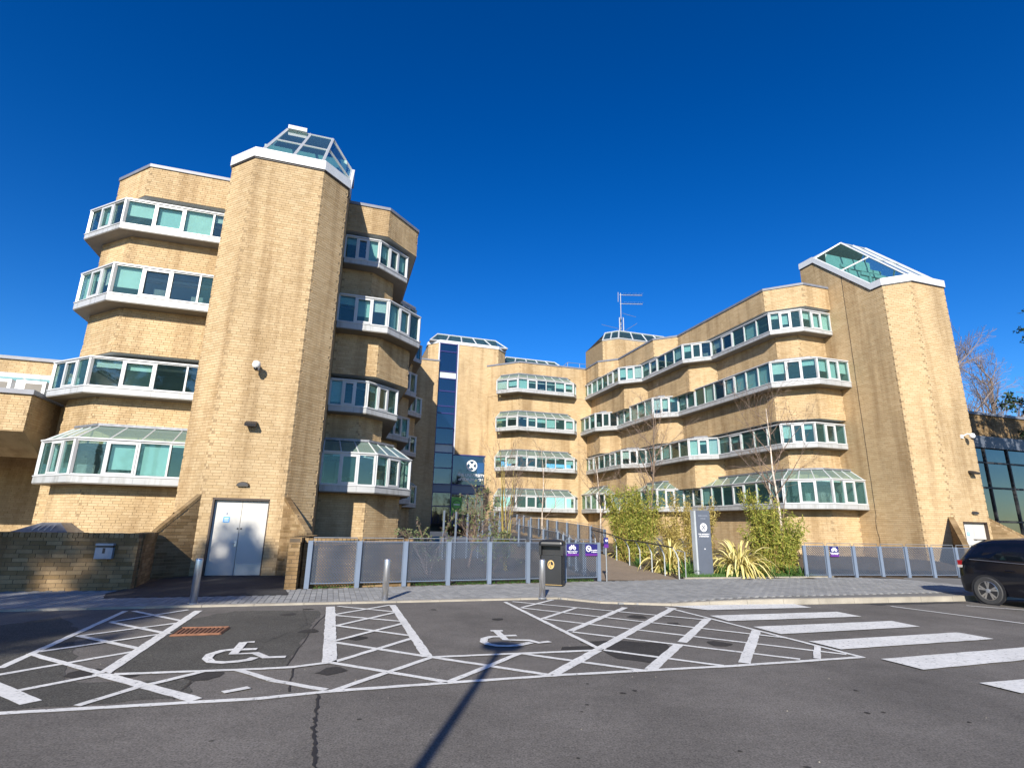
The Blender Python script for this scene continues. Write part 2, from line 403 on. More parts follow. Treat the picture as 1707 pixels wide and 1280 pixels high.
# ------------------------------------------------------------------ brickwork
BC, BL, JT = .09, .30, .010      # course, brick length, joint
class Brickwork:
    def __init__(s): s.b = []; s.back = MB()
    def wall(s, p, q, z0, z1, holes=(), top=None, bottom=None, tl=True, tr=True, proud=(), bl=BL, bc=BC, back=True):
        L = math.hypot(q[0] - p[0], q[1] - p[1])
        if L < .05: return
        d = ((q[0] - p[0]) / L, (q[1] - p[1]) / L); n = (d[1], -d[0])
        P = lambda u, z, o: (p[0] + d[0] * u + n[0] * o, p[1] + d[1] * u + n[1] * o, z)
        z0 = round(z0 / bc) * bc if bc == BC else z0
        rows = int(math.ceil((z1 - z0) / bc - .02))
        if back and not top:
            cuts = sorted({z0, z1, *[h[2] for h in holes], *[h[3] for h in holes]})
            for a, b in zip(cuts, cuts[1:]):
                spans = [(0, L)]
                for h in holes:
                    if h[2] < (a + b) / 2 < h[3]:
                        spans = [x for u0, u1 in spans for x in ((u0, min(u1, h[0])), (max(u0, h[1]), u1)) if x[1] - x[0] > .01]
                for u0, u1 in spans: s.back.face(P(u0, a, -.009), P(u1, a, -.009), P(u1, b, -.009), P(u0, b, -.009))
        for r in range(rows):
            a = z0 + r * bc; b = min(a + bc - JT, z1); m = (a + b) / 2
            if b - a < .02: continue
            spans = [(0.0, L)]
            for h in holes:
                if h[2] < m < h[3]:
                    spans = [x for u0, u1 in spans for x in ((u0, min(u1, h[0])), (max(u0, h[1]), u1)) if x[1] - x[0] > .03]
            off = -(bl / 2) * (r % 2) - (.04 * (r % 3))
            out = .018 if any(c0 <= m < c1 for c0, c1 in proud) else 0.0
            for u0, u1 in spans:
                k = math.floor((u0 - off) / bl)
                while off + k * bl < u1 - .02:
                    x0 = max(u0 + (.004 if u0 > 0 else 0), off + k * bl); x1 = min(u1, off + (k + 1) * bl - JT); k += 1
                    if x1 - x0 < .03: continue
                    if top and top((x0 + x1) / 2) < b: continue
                    if bottom and bottom((x0 + x1) / 2) > a: continue
                    o = out + R.uniform(-.0025, .0025); segs = [(x0, x1, o)]
                    if (r // 2) % 2 and ((tl and x0 < .005) or (tr and x1 > L - .015)):
                        if x0 < .005 and tl and x1 - x0 > .14: segs = [(x0, x0 + .10, o - .016), (x0 + .10, x1, o)]
                        elif tr and x1 - x0 > .14: segs = [(x0, x1 - .10, o), (x1 - .10, x1, o - .016)]
                    for y0, y1, oo in segs: s.b.append((p, d, n, y0, y1, a, b, oo))
    def line(s, pts, z0, z1, **k):
        for p, q in zip(pts, pts[1:]): s.wall(p, q, z0, z1, **k)
    def finish(s, parent, mat='brick', mortar='mortar', single=0, name='brick'):
        pick = set()
        if single:
            rank = []
            for i, (p, d, n, u0, u1, a, b, o) in enumerate(s.b):
                c = (p[0] + d[0] * (u0 + u1) / 2, p[1] + d[1] * (u0 + u1) / 2, (a + b) / 2)
                if n[0] * c[0] + n[1] * c[1] > 0: continue
                w = seen(c)
                if not w or not (-5 < w[0] < 1712 and 0 < w[1] < 1280): continue
                rank.append((-(u1 - u0) * (b - a) / (w[2] * w[2]), i))
            pick = {i for _, i in sorted(rank)[:single]}
        mb = MB(); unit = unit_brick(mat)
        for i, (p, d, n, u0, u1, a, b, o) in enumerate(s.b):
            if i in pick:
                ob = bpy.data.objects.new(name, unit); COL.objects.link(ob); ob.parent = parent
                lo = Vector((p[0] + d[0] * u0 + n[0] * o, p[1] + d[1] * u0 + n[1] * o, a))
                if parent.type == 'EMPTY': lo -= Vector(parent.location)
                ob.location = lo; ob.rotation_euler = (0, 0, atan2(d[1], d[0])); ob.scale = (u1 - u0, 1, b - a)
                continue
            f = lambda u, z, w: (p[0] + d[0] * u + n[0] * w, p[1] + d[1] * u + n[1] * w, z)
            A, B_, C, D = f(u0, a, o), f(u1, a, o), f(u1, b, o), f(u0, b, o)
            E, F, G, H = f(u0, a, -.034), f(u1, a, -.034), f(u1, b, -.034), f(u0, b, -.034)
            k = len(mb.v); mb.v += [A, B_, C, D, E, F, G, H]
            for q in ((0, 1, 2, 3), (3, 2, 6, 7), (1, 0, 4, 5), (0, 3, 7, 4), (2, 1, 5, 6)):
                mb.f.append(tuple(k + j for j in q)); mb.uv += [(0, 0)] * 4
        if mb.v: build(mb, 'brickwork', mat, parent, kind='stuff')
        if s.back.v: build(s.back, 'mortar_bed', mortar, parent)
_unit = {}
def unit_brick(mat):
    if mat not in _unit:
        m = MB(); b = .006
        m.v = [(0, 0, 0), (1, 0, 0), (1, 0, 1), (0, 0, 1), (0, .034, 0), (1, .034, 0), (1, .034, 1), (0, .034, 1)]
        m.f = [(0, 1, 2, 3), (3, 2, 6, 7), (1, 0, 4, 5), (0, 3, 7, 4), (2, 1, 5, 6)]; m.uv = [(0, 0)] * 20
        _unit[mat] = m.mesh('brick', mat)
    return _unit[mat]

# ------------------------------------------------------------------ building frame
TH = radians(72.5)
E1 = (sin(TH), cos(TH)); E2 = (-cos(TH), sin(TH))
OL, OR, OC = (-15.06, 18.45), (16.1, 28.05), (.5, 43.4)
def Lw(O, u, v): return (O[0] + u * E1[0] + v * E2[0], O[1] + u * E1[1] + v * E2[1])
def LP(O, pts): return [Lw(O, *p) for p in pts]
def W3(O, u, v, z): q = Lw(O, u, v); return (q[0], q[1], z)

# ------------------------------------------------------------------ window bands
def window_band(parent, lines, zab, zgb, zgt, rise=.2, inset=.75, glazed=False, soff=.75, mw=.95, seed=0, blind=.45, label=None, depth=3.0, paper=None, roofd=3.2):
    rr = random.Random(seed)
    frame, apron, soffit, lead, raf, inner = MB(), MB(), MB(), MB(), MB(), MB()
    panes, cases, rpanes, blinds, clut, lights = [], [], [], [], [], []
    up = (0, 0, 1)
    for pts in lines:
        o0, o1, o2 = offset(pts, .0), offset(pts, .035), offset(pts, -.08)
        strip(apron, o1, o2, zab, zgb - .02); strip(frame, offset(pts, .06), o2, zgb - .02, zgb + .012)
        strip(frame, o0, o2, zgb + .012, zgb + .05); strip(frame, o0, o2, zgt - .06, zgt)
        si = offset(pts, -soff - .3)
        strip(soffit, offset(pts, .02), si, zab - .035, zab - .002)
        ri = offset(pts, -inset); zt = zgt + rise
        core = offset(pts, -depth)
        for i, (p, q) in enumerate(zip(pts, pts[1:])):
            L = math.hypot(q[0] - p[0], q[1] - p[1]); d = ((q[0] - p[0]) / L, (q[1] - p[1]) / L, 0); n = (d[1], -d[0], 0)
            k = 3 if 1.4 < L < 2.3 and mw > .92 else max(1, round(L / mw)); ph = rr.random() < .5
            inner.face((core[i][0], core[i][1], zab), (core[i + 1][0], core[i + 1][1], zab), (core[i + 1][0], core[i + 1][1], zt + .4), (core[i][0], core[i][1], zt + .4))
            A = lambda u, w, z: (p[0] + d[0] * u + n[0] * w, p[1] + d[1] * u + n[1] * w, z)
            zm = (zgb + zgt) / 2
            if L > 1.6:
                b = MB(); b.obox(A(L / 2, -1.2, zgt + .02), d, n, up, L * .32, .07, .03); lights.append(b)
            for j in range(k + 1):
                u = L * j / k; hw = .032 if 0 < j < k else .045
                frame.obox(A(min(max(u, .0), L), -.045, zm), d, n, up, hw, .05, (zgt - zgb) / 2 - .015)
            for j in range(k):
                u0 = L * j / k + .032; u1 = L * (j + 1) / k - .032
                z0, z1 = zgb + .05, zgt - .06
                case = (j % 2 == 1) if k > 1 else False
                if k >= 4 and j % 4 == 3: case = False
                if case:
                    c = MB(); t = .065
                    for (a, b, e, f) in ((u0, u0 + t, z0, z1), (u1 - t, u1, z0, z1), (u0 + t, u1 - t, z0, z0 + t), (u0 + t, u1 - t, z1 - t, z1)):
                        c.obox(A((a + b) / 2, -.012, (e + f) / 2), d, n, up, (b - a) / 2, .035, (f - e) / 2)
                    cases.append(c); u0 += t; u1 -= t; z0 += t; z1 -= t
                g = MB(); g.obox(A((u0 + u1) / 2, -.05, (z0 + z1) / 2), d, n, up, (u1 - u0) / 2, .006, (z1 - z0) / 2); panes.append(g)
                if rr.random() < blind:
                    b = MB(); h = rr.choice((1, 1, .9, .75, .6, .45, .3)); b.obox(A((u0 + u1) / 2, -.17, z1 - (z1 - z0) * h / 2 + .02), d, n, up, (u1 - u0) / 2 + .02, .004, (z1 - z0) * h / 2); blinds.append(b)
                elif rr.random() < .5:
                    b = MB(); w = rr.uniform(.12, .3); h = rr.uniform(.1, .3); b.obox(A(rr.uniform(u0 + .1, u1 - .1), -.45 - rr.random() * .4, zgb + h), d, n, up, w, .1, h); clut.append(b)
                if j and j % 2 == 0: lead.obox(A(L * j / k, .034, (zab + zgb) / 2 - .01), d, n, up, .005, .003, (zgb - zab) / 2 - .012)
                # roof over this pane
                a0, a1 = L * j / k, L * (j + 1) / k
                f0, f1 = j / k, (j + 1) / k
                lerp = lambda f: (ri[i][0] + (ri[i + 1][0] - ri[i][0]) * f, ri[i][1] + (ri[i + 1][1] - ri[i][1]) * f, zt)
                q0, q1, q2, q3 = A(a0, .02, zgt), A(a1, .02, zgt), lerp(f1), lerp(f0)
                if glazed:
                    g = MB(); g.face(q0, q1, q2, q3); rpanes.append(g)
                    raf.tube([q0, q3], .028, 4)
                    if j == k - 1: raf.tube([q1, q2], .028, 4)
                else: raf.face(q0, q1, q2, q3)
        strip(lead, offset(pts, -inset + .09), offset(pts, -inset - .02), zt - .02, zt + .07)
        strip(lead, offset(pts, -inset - .02), offset(pts, -roofd), zt + .0, zt + .065)
        if glazed: strip(raf, offset(pts, .05), offset(pts, -.09), zgt, zgt + .05)
        else: strip(raf, offset(pts, .045), offset(pts, -.03), zgt - .02, zgt + .03)
    band = build(frame, 'window_band', 'white', parent, label=label)
    build(apron, 'apron', 'apron', band); build(soffit, 'soffit', 'soffit', band)
    build(lead, 'flashing', 'lead', band); build(raf, 'roof_bars' if glazed else 'roof_sheet', 'white', band); build(inner, 'room_wall', 'interior', band)
    for g in panes: build(g, 'pane', rr.choice(('glass', 'glass', 'glass_clear')), band)
    for g in rpanes: build(g, 'roof_pane', 'glass_roof', band)
    for c in cases: build(c, 'casement', 'white', band)
    for b in blinds: build(b, 'blind', rr.choice(('blind', 'blind', 'blind_pale')), band)
    for b in clut: build(b, 'office_item', 'clutter', band)
    for b in lights: build(b, 'strip_light', 'print', band)
    return band

def solid(parent, poly, z0, z1, bw, blines, proud=(), cap='ceiling', body='mortar'):
    """storey of wall: closed body, with brick faces on the lines that show"""
    m = MB(); ins = []
    n = len(poly)
    for i in range(n):
        p, q = poly[i], poly[(i + 1) % n]
        m.face((p[0], p[1], z0), (q[0], q[1], z0), (q[0], q[1], z1), (p[0], p[1], z1))
    build(m, 'wall_core', body, parent)
    c = MB(); c.face(*[(p[0], p[1], z0 + .004) for p in reversed(poly)]); build(c, 'ceiling', cap, parent)
    c = MB(); c.face(*[(p[0], p[1], z1 - .004) for p in poly]); build(c, 'floor', 'floor', parent)
    for l in blines: bw.line(l, z0, z1, proud=proud, back=False)

def inset_poly(pts, d):
    return offset(pts, -d)

def wing(parent, O, W1, W2, T2, back, single, seed, labels, parts=()):
    """four window bands and the brick storeys between them. W1, W2, T2: lists of open lines (local u,v)"""
    W1 = [LP(O, l) for l in W1]; W2 = [LP(O, l) for l in W2]; T2 = [LP(O, l) for l in T2]
    T1 = [offset(l, -.54) for l in W1]
    back = LP(O, back)
    bw = Brickwork()
    def body(T): return [p for l in T for p in offset(l, -.012)] + back
    c3 = .36
    solid(parent, body(T2), 13.77, 15.05, bw, T2)
    solid(parent, body(T1), 10.45, 12.30, bw, T1, proud=((10.45, 10.45 + c3),))
    solid(parent, body(T2), 7.38, 9.11, bw, T2, proud=((7.38, 7.38 + c3),))
    solid(parent, body(T1), 4.15, 5.87, bw, T1, proud=((4.15, 4.9),))
    solid(parent, body(T2), 0.0, 2.71, bw, T2)
    bw.finish(parent, single=single)
    for l in T2:
        cap = MB(); strip(cap, offset(l, .05), offset(l, -.35), 15.03, 15.16); build(cap, 'parapet_capping', 'capping', parent)
    roof = MB(); roof.face(*[(p[0], p[1], 15.0) for p in body(T2)]); build(roof, 'flat_roof', 'lead', parent)
    for u, s in parts:
        for z0, z1, v0 in ((12.3, 13.6, .22), (9.11, 10.5, -.48), (5.87, 7.2, .22), (2.71, 4.1, -.48)):
            m = MB(); q = [W3(O, u, v0, z0), W3(O, u, 3, z0), W3(O, u, 3, z1), W3(O, u, v0, z1)]; m.face(*q); build(m, 'partition', 'interior', parent)
    for i, l in enumerate(W1):
        window_band(parent, [l], 12.30, 12.50, 13.56, .2, seed=seed + 1 + 50 * i, label=labels[0], blind=.6)
        window_band(parent, [l], 5.87, 6.10, 7.17, .2, seed=seed + 3 + 50 * i, label=labels[2], blind=.35)
    for i, l in enumerate(W2):
        window_band(parent, [l], 9.11, 9.37, 10.54, .22, seed=seed + 2 + 50 * i, label=labels[1], blind=.55)
        window_band(parent, [l], 2.71, 2.95, 4.15, .58, .8, True, seed=seed + 4 + 50 * i, label=labels[3], blind=.15)

left_wing = thing('office_wing', W3(OL, 5, 6, 0), 'buff brick office wing behind the left tower, four storeys of wrap-round window bands', 'building')
wing(left_wing, OL,
     [[(-1.63, 6), (-1.63, 1.63), (.05, .12), (4.15, .12)], [(8.22, .12), (9.67, .12), (11.0, 1.3), (11.0, 6.4), (12.3, 7.7), (12.3, 12.8), (13.6, 14.1), (13.6, 22)]],
     [[(-1.15, 6), (-1.15, .96), (.41, -.6), (4.15, -.6)], [(8.22, -.6), (10.2, -.6), (11.7, .9), (11.7, 9.5), (12.95, 10.75), (12.95, 16), (14.25, 17.3), (14.25, 22)]],
     [[(-.85, 6), (-.85, 1.5), (.66, 0), (4.15, 0)], [(8.22, 0), (9.95, 0), (11.4, 1.45), (11.4, 9.9), (12.6, 11.1), (12.6, 16.4), (13.9, 17.7), (13.9, 24)]],
     [(13, 26), (0, 26)], 300, 10,
     ('top window band under the brick parapet', 'second window band from the top', 'third window band from the top', 'lowest window band under a sloping glass roof'), [(4.1, 1), (8.27, 1)])

right_wing = thing('office_wing', W3(OR, 1, 8, 0), 'buff brick wing right of the courtyard with saw-tooth bays stepping back', 'building')
wing(right_wing, OR,
     [[(-3.82, 20.6), (-3.82, 14.08), (-2.53, 12.79), (-2.53, 7.66), (-1.24, 6.37), (-1.24, 1.24), (-.05, .12), (2.0, .12)]],
     [[(-4.3, 20.4), (-4.3, 17.3), (-3.0, 16.0), (-3.0, 10.85), (-1.75, 9.6), (-1.75, 1.0), (-.15, -.6), (2.0, -.6)]],
     [[(-3.75, 20.6), (-3.75, 17.65), (-2.5, 16.4), (-2.5, 11.15), (-1.25, 9.9), (-1.25, 1.45), (.2, 0), (2.0, 0)]],
     [(8, 0), (8, 20.6)], 0, 30,
     ('top window band, saw-tooth under the parapet', 'second window band from the top', 'third window band from the top', 'lowest window band with glass roof slopes'), [(1.93, 1)])

# ------------------------------------------------------------------ stair towers
def tower(parent, O, u0, u1, vf, single, holes, mat='brick'):
    c = .863; ul, ur = u0 - c, u1 + c; vs = vf + c; v1 = vs + .6; v2 = v1 + 3.26; vb = v2 + 1.0
    ZC, ZH = 13.92, 17.06
    bw = Brickwork()
    # fronts
    fr = LP(O, [(ul, vs), (u0, vf), (u1, vf), (ur, vs)])
    bw.wall(fr[0], fr[1], 0, ZC); bw.wall(fr[1], fr[2], 0, ZC, holes=holes); bw.wall(fr[2], fr[3], 0, ZC)
    def ztop(v): return ZC if v < v1 else (ZC + (v - v1) / (v2 - v1) * (ZH - ZC) if v < v2 else ZH)
    bl, br = Lw(O, ul, vb), Lw(O, ur, vb)
    bw.wall(bl, fr[0], 0, ZH, top=lambda u: ztop(vb - u) - .01, tl=False)
    bw.wall(fr[3], br, 0, ZH, top=lambda u: ztop(vs + u) - .01, tr=False)
    # mortar body of the sides, following the sloping top
    m = MB()
    for us, sgn in ((ul + .009, 1), (ur - .009, -1)):
        prof = [(vb, ZH), (v2, ZH), (v1, ZC), (vs, ZC)]
        pts = [W3(O, us, vb, 0)] + [W3(O, us, vs, 0)] + [W3(O, us, v, z) for v, z in reversed(prof)]
        m.face(*(pts if sgn > 0 else reversed(pts)))
    b0, b1 = Lw(O, ul, vb), Lw(O, ur, vb); m.face((*b1, 0), (*b0, 0), (*b0, ZH), (*b1, ZH))
    build(m, 'side_wall', 'mortar', parent)
    bw.finish(parent, mat, single=single)
    # white coping
    cp = MB(); th = .36
    def ring(u, v, z, nu, nv): return [W3(O, u + nu * .07, v + nv * .07, z), W3(O, u + nu * .07, v + nv * .07, z + th), W3(O, u - nu * .22, v - nv * .22, z + th), W3(O, u - nu * .22, v - nv * .22, z)]
    k = tan(radians(22.5))
    path = [(ul, vb, ZH, -1, 0), (ul, v2, ZH, -1, 0), (ul, v1, ZC, -1, 0), (ul, vs, ZC, -1, -k), (u0, vf, ZC, -k, -1), (u1, vf, ZC, k, -1), (ur, vs, ZC, 1, -k), (ur, v1, ZC, 1, 0), (ur, v2, ZH, 1, 0), (ur, vb, ZH, 1, 0)]
    rings = [ring(*p) for p in path]
    for a, b in zip(rings, rings[1:]):
        for j in range(4): cp.face(a[j], b[j], b[(j + 1) % 4], a[(j + 1) % 4])
    cp.face(*rings[0]); cp.face(*reversed(rings[-1]))
    build(cp, 'coping', 'coping', parent)
    sh = MB()
    for a, b in zip(path, path[1:]):
        s = lambda p, dz: W3(O, p[0] + p[3] * .03, p[1] + p[4] * .03, p[2] + dz)
        sh.face(s(a, -.05), s(b, -.05), s(b, .0), s(a, .0))
    build(sh, 'coping_drip', 'dark_metal', parent)
    # skylight
    zb = ZC + th - .02; vr, zr = vf + 3.72, 18.05
    a0, a1 = (u0 + .12, vf + .12, zb), (u1 - .12, vf + .12, zb); r0, r1 = (u0 + .3, vr, zr), (u1 - .1, vr, zr)
    P = lambda q: W3(O, *q)
    mixp = lambda p, q, f: tuple(p[i] + (q[i] - p[i]) * f for i in range(3))
    bars = MB()
    def bar(p, q, r=.05): bars.tube([P(p), P(q)], r, 4)
    def pane(*q):
        g = MB(); g.face(*[P(x) for x in q]); build(g, 'skylight_pane', 'glass_sky', parent)
    for i in range(2):
        for j in range(2):
            f0, f1, g0, g1 = i / 2, (i + 1) / 2, j / 2, (j + 1) / 2
            e = lambda f, g: mixp(mixp(a0, a1, f), mixp(r0, r1, f), g)
            pane(e(f0, g0), e(f1, g0), e(f1, g1), e(f0, g1))
    for f in (0, .5, 1): bar(mixp(a0, a1, f), mixp(r0, r1, f), .06)
    for g in (0, .5, 1): bar(mixp(a0, r0, g), mixp(a1, r1, g), .04)
    for us, a, r in ((ul + .08, a0, r0), (ur - .08, a1, r1)):
        s0, s1, s2 = (us, v1, zb), (us, v2 - .1, ZH + th - .1), (us, v2 + .5, ZH + th)
        mids, midr = mixp(s0, s1, .5), mixp(a, r, .55)
        pane(a, s0, mids, midr); pane(midr, mids, s1, r); pane(r, s1, s2)
        bar(midr, mids); bar(r, s1); bar(a, s0, .03); bar(s0, s1, .03); bar(r, s2, .04)
    build(bars, 'skylight_bars', 'white', parent)
    bk = MB(); B0, B1 = (ul + .08, vb, ZH + th), (ur - .08, vb, ZH + th)
    bk.face(P(r1), P(r0), P(B0), P(B1)); bk.face(P(r0), P((ul + .08, v2 + .5, ZH + th)), P(B0)); bk.face(P(r1), P(B1), P((ur - .08, v2 + .5, ZH + th)))
    build(bk, 'roof_back', 'lead', parent)
    if O is OL:
     hood = MB(); hood.obox(P((u0 + .72, vr - .03, zr + .08)), (*E1, 0), (*E2, 0), (0, 0, 1), .38, .1, .09); build(hood, 'vent_hood', 'white', parent)
    inn = MB(); inn.face(P((ul + .3, vs + .3, 13.7)), P((u0 + .1, vf + .4, 13.7)), P((u1 - .1, vf + .4, 13.7)), P((ur - .3, vs + .3, 13.7)), P((ur - .3, vb - .2, 13.7)), P((ul + .3, vb - .2, 13.7)))
    build(inn, 'shaft_light_cap', 'floor', parent)  # dark cap added inside the tower to stop light leaking through
    inn = MB(); inn.face(P((ul + .2, vr + .4, 13.7)), P((ur - .2, vr + .4, 13.7)), P((ur - .3, vr + .4, 17.4)), P((ul + .3, vr + .4, 17.4)))
    for f in (.25, .6): 
        for g in (0, 1):
            q = mixp((ul + .4, v1, 14.4), (ul + .4, v2, 17.1), f) if g == 0 else mixp((ur - .4, v1, 14.4), (ur - .4, v2, 17.1), f)
        inn.obox(P(((ul + ur) / 2, v1 + (v2 - v1) * f, 14.6 + 2.9 * f)), (*E1, 0), (*E2, 0), (0, 0, 1), (ur - ul) / 2 - .5, .06, .1)
        for s in (-1, 1): inn.obox(P(((ul + ur) / 2 + s * .9, v1 + (v2 - v1) * f, 14.2 + 2.9 * f)), (*E1, 0), (*E2, 0), (0, 0, 1), .06, .06, .5)
    build(inn, 'roof_truss', 'truss', parent)
    return fr

def wing_wall(parent, O, uc, vc, s, ln=.80, zt=2.34, ze=1.22, ret=None, mat='brick_wall', single=0):
    """splayed brick wall with a sloping top at a tower corner, going on as a low return wall"""
    a = (uc - s * .04, vc + .04); b = (uc + s * ln, vc - ln); t = .2
    L = math.hypot(b[0] - a[0], b[1] - a[1])
    k = .7071 * t
    a2, b2 = (a[0] + s * k, a[1] + k), (b[0] + s * k, b[1] + k)        # outer face, away from the door
    bw = Brickwork(); ztop = lambda u: zt + (ze - zt) * u / L
    ai, bi, ao, bo = Lw(O, *a), Lw(O, *b), Lw(O, *a2), Lw(O, *b2)
    if s < 0:
        bw.wall(bi, ai, 0, zt, top=lambda u: ztop(L - u) - .02, tl=False, tr=False); bw.wall(ao, bo, 0, zt, top=lambda u: ztop(u) - .02, tl=False, tr=False)
    else:
        bw.wall(ai, bi, 0, zt, top=lambda u: ztop(u) - .02, tl=False, tr=False); bw.wall(bo, ao, 0, zt, top=lambda u: ztop(L - u) - .02, tl=False, tr=False)
    sh = .009; e = lambda p, q, d: (p[0] + (q[0] - p[0]) * d, p[1] + (q[1] - p[1]) * d)
    ai_, bi_, ao_, bo_ = e(ai, ao, sh / t), e(bi, bo, sh / t), e(ao, ai, sh / t), e(bo, bi, sh / t)
    m = MB(); m.hexa([(*bi_, 0), (*bo_, 0), (*ao_, 0), (*ai_, 0)], [(*bi_, ze - .03), (*bo_, ze - .03), (*ao_, zt - .03), (*ai_, zt - .03)])
    build(m, 'wing_wall', 'mortar', parent)
    # brick-on-edge coping down the slope
    n = 14; cpm = MB()
    for i in range(n):
        f0, f1 = i / n, (i + .9) / n
        pts = []
        for f, dz in ((f0, -.06), (f1, -.06), (f1, .05), (f0, .05)):
            z = zt + (ze - zt) * f
            x, y = ai[0] + (bi[0] - ai[0]) * f, ai[1] + (bi[1] - ai[1]) * f
            X, Y = ao[0] + (bo[0] - ao[0]) * f, ao[1] + (bo[1] - ao[1]) * f
            pts.append(((x * 1.04 - X * .04, y * 1.04 - Y * .04, z + dz), (X * 1.04 - x * .04, Y * 1.04 - y * .04, z + dz)))
        q = pts; o = MB()
        o.hexa([q[0][0], q[1][0], q[1][1], q[0][1]], [q[3][0], q[2][0], q[2][1], q[3][1]])
        build(o, 'coping_brick', mat, parent)
    bw.finish(parent, mat)
    return b

def low_wall(parent, p, q, h, t=.26, mat='brick_wall', single=0, ends=(True, True), both=True, nick='coping_brick', z0=0.0):
    """free-standing brick wall from p to q (outer face on the right of p->q) with a brick-on-edge coping"""
    L = math.hypot(q[0] - p[0], q[1] - p[1]); d = ((q[0] - p[0]) / L, (q[1] - p[1]) / L); n = (d[1], -d[0])
    p2, q2 = (p[0] - n[0] * t, p[1] - n[1] * t), (q[0] - n[0] * t, q[1] - n[1] * t)
    bw = Brickwork(); hb = h - .11
    bw.wall(p, q, z0, hb, tl=False, tr=False)
    if both: bw.wall(q2, p2, z0, hb, tl=False, tr=False)
    if ends[0]: bw.wall(p2, p, z0, hb, tl=False, tr=False)
    if ends[1]: bw.wall(q, q2, z0, hb, tl=False, tr=False)
    bw.back = MB(); bw.back.prism([(x[0] + d[0] * sx * .009 + n[0] * sy * .009, x[1] + d[1] * sx * .009 + n[1] * sy * .009) for x, sx, sy in ((p, 1, -1), (q, -1, -1), (q2, -1, 1), (p2, 1, 1))], z0, h - .02)
    bw.finish(parent, mat, 'mortar_dark', single)
    k = int(L / .1); rr = random.Random(int(L * 100))
    um = MB(); um.box(0, .089, -.02, t + .02, 0, .105); me = um.mesh('coping_brick', mat)
    for i in range(k):
        o = bpy.data.objects.new(nick, me); COL.objects.link(o); o.parent = parent
        w = Vector((p[0] + d[0] * i * L / k, p[1] + d[1] * i * L / k, h - .105 + rr.uniform(-.004, .004)))
        if parent.type == 'EMPTY': w -= Vector(parent.location)
        o.location = w; o.rotation_euler = (0, 0, atan2(d[1], d[0]))

VF = -3.72
lt = thing('stair_tower', W3(OL, 6.2, -1, 0), 'tall buff brick stair tower with glazed hat, white double doors and splayed brick walls', 'tower')
DU0, DU1, DZ = 5.36 - 5.04, 6.93 - 5.04, 2.24
tower(lt, OL, 5.04, 7.33, VF, 300, [(DU0, DU1, -.1, DZ)])
rt = thing('stair_tower', W3(OR, 4, -1, 0), 'tall buff brick stair tower with a glazed lean-to roof right of the saw-tooth wing', 'tower')
VR = -4.0
tower(rt, OR, 2.87, 5.17, VR, 0, [(.53, 2.12, -.1, 2.16)])
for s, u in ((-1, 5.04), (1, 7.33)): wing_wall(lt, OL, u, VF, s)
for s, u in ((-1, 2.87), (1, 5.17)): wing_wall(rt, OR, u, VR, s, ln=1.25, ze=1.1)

def double_door(parent, O, u0, u1, v, zt, notice):
    d = (*E1, 0); n = (E1[1], -E1[0], 0); up = (0, 0, 1)
    Q = lambda u, o, z: tuple(W3(O, u, v, z)[i] + n[i] * o for i in range(3))
    fr = MB(); dep = -.16
    for a, b, z0, z1 in ((u0, u0 + .05, 0, zt), (u1 - .03, u1, 0, zt), (u0, u1, zt - .05, zt)):
        fr.obox(Q((a + b) / 2, dep / 2 - .02, (z0 + z1) / 2), d, n, up, (b - a) / 2, abs(dep) / 2 + .02, (z1 - z0) / 2 + .002)
    door = build(fr, 'door', 'door_frame', parent)
    um = (u0 + u1) / 2 + .02
    for a, b in ((u0 + .055, um - .006), (um + .006, u1 - .035)):
        m = MB(); m.obox(Q((a + b) / 2, dep, (zt - .05) / 2 + .02), d, n, up, (b - a) / 2, .022, (zt - .05) / 2 - .012); build(m, 'door_leaf', 'door', door)
    m = MB(); m.obox(Q((um + u1) / 2 - .01, dep + .026, .19), d, n, up, (u1 - um) / 2 - .035, .003, .16); build(m, 'kick_plate', 'kick', door)
    m = MB(); m.obox(Q((um + u0) / 2 + .02, dep + .026, .13), d, n, up, (um - u0) / 2 - .05, .003, .09); build(m, 'kick_plate', 'door', door)
    for k in (-.045, .05):
        m = MB(); m.obox(Q(um + k, dep + .03, 1.36), d, n, up, .022, .01, .02); build(m, 'lock', 'black', door)
    m = MB(); m.obox(Q(um - .05, dep + .04, .93), d, n, up, .03, .02, .075); m.tube([Q(um - .05, dep + .07, .95), Q(um - .14, dep + .07, .95)], .012, 6); build(m, 'door_handle', 'stainless', door)
    if notice:
        m = MB(); m.obox(Q(u0 + .42, dep + .026, 1.70), d, n, up, .09, .003, .17); nb = build(m, 'notice', 'print', door)
        m = MB(); m.obox(Q(u0 + .42, dep + .031, 1.62), d, n, up, .088, .003, .085); build(m, 'blue_panel', 'notice', door)
        m = MB(); m.tube([Q(u0 + .42, dep + .031, 1.79), Q(u0 + .42, dep + .036, 1.79)], .035, 12); build(m, 'notice_symbol', 'faint', door)
        for k in range(3):
            m = MB(); m.obox(Q(u0 + .42, dep + .036, 1.66 - k * .04), d, n, up, .06, .002, .008); build(m, 'notice_line', 'print', door)
double_door(lt, OL, 5.36, 6.93, VF, 2.24, True)
double_door(rt, OR, 3.40, 4.99, VR, 2.16, True)
# movement joint on the long side of the right tower
m = MB(); rr = random.Random(3); prev = None
for i in range(60):
    z = i * .27; v = -.95 + rr.uniform(-.008, .008) + (.06 if 5 < i < 9 else 0)
    p = W3(OR, 1.998, v, z); q = W3(OR, 1.998, v + .022, z)
    if prev: m.face(prev[1], prev[0], p, q)
    prev = (p, q)
build(m, 'movement_joint', 'tar', rt)

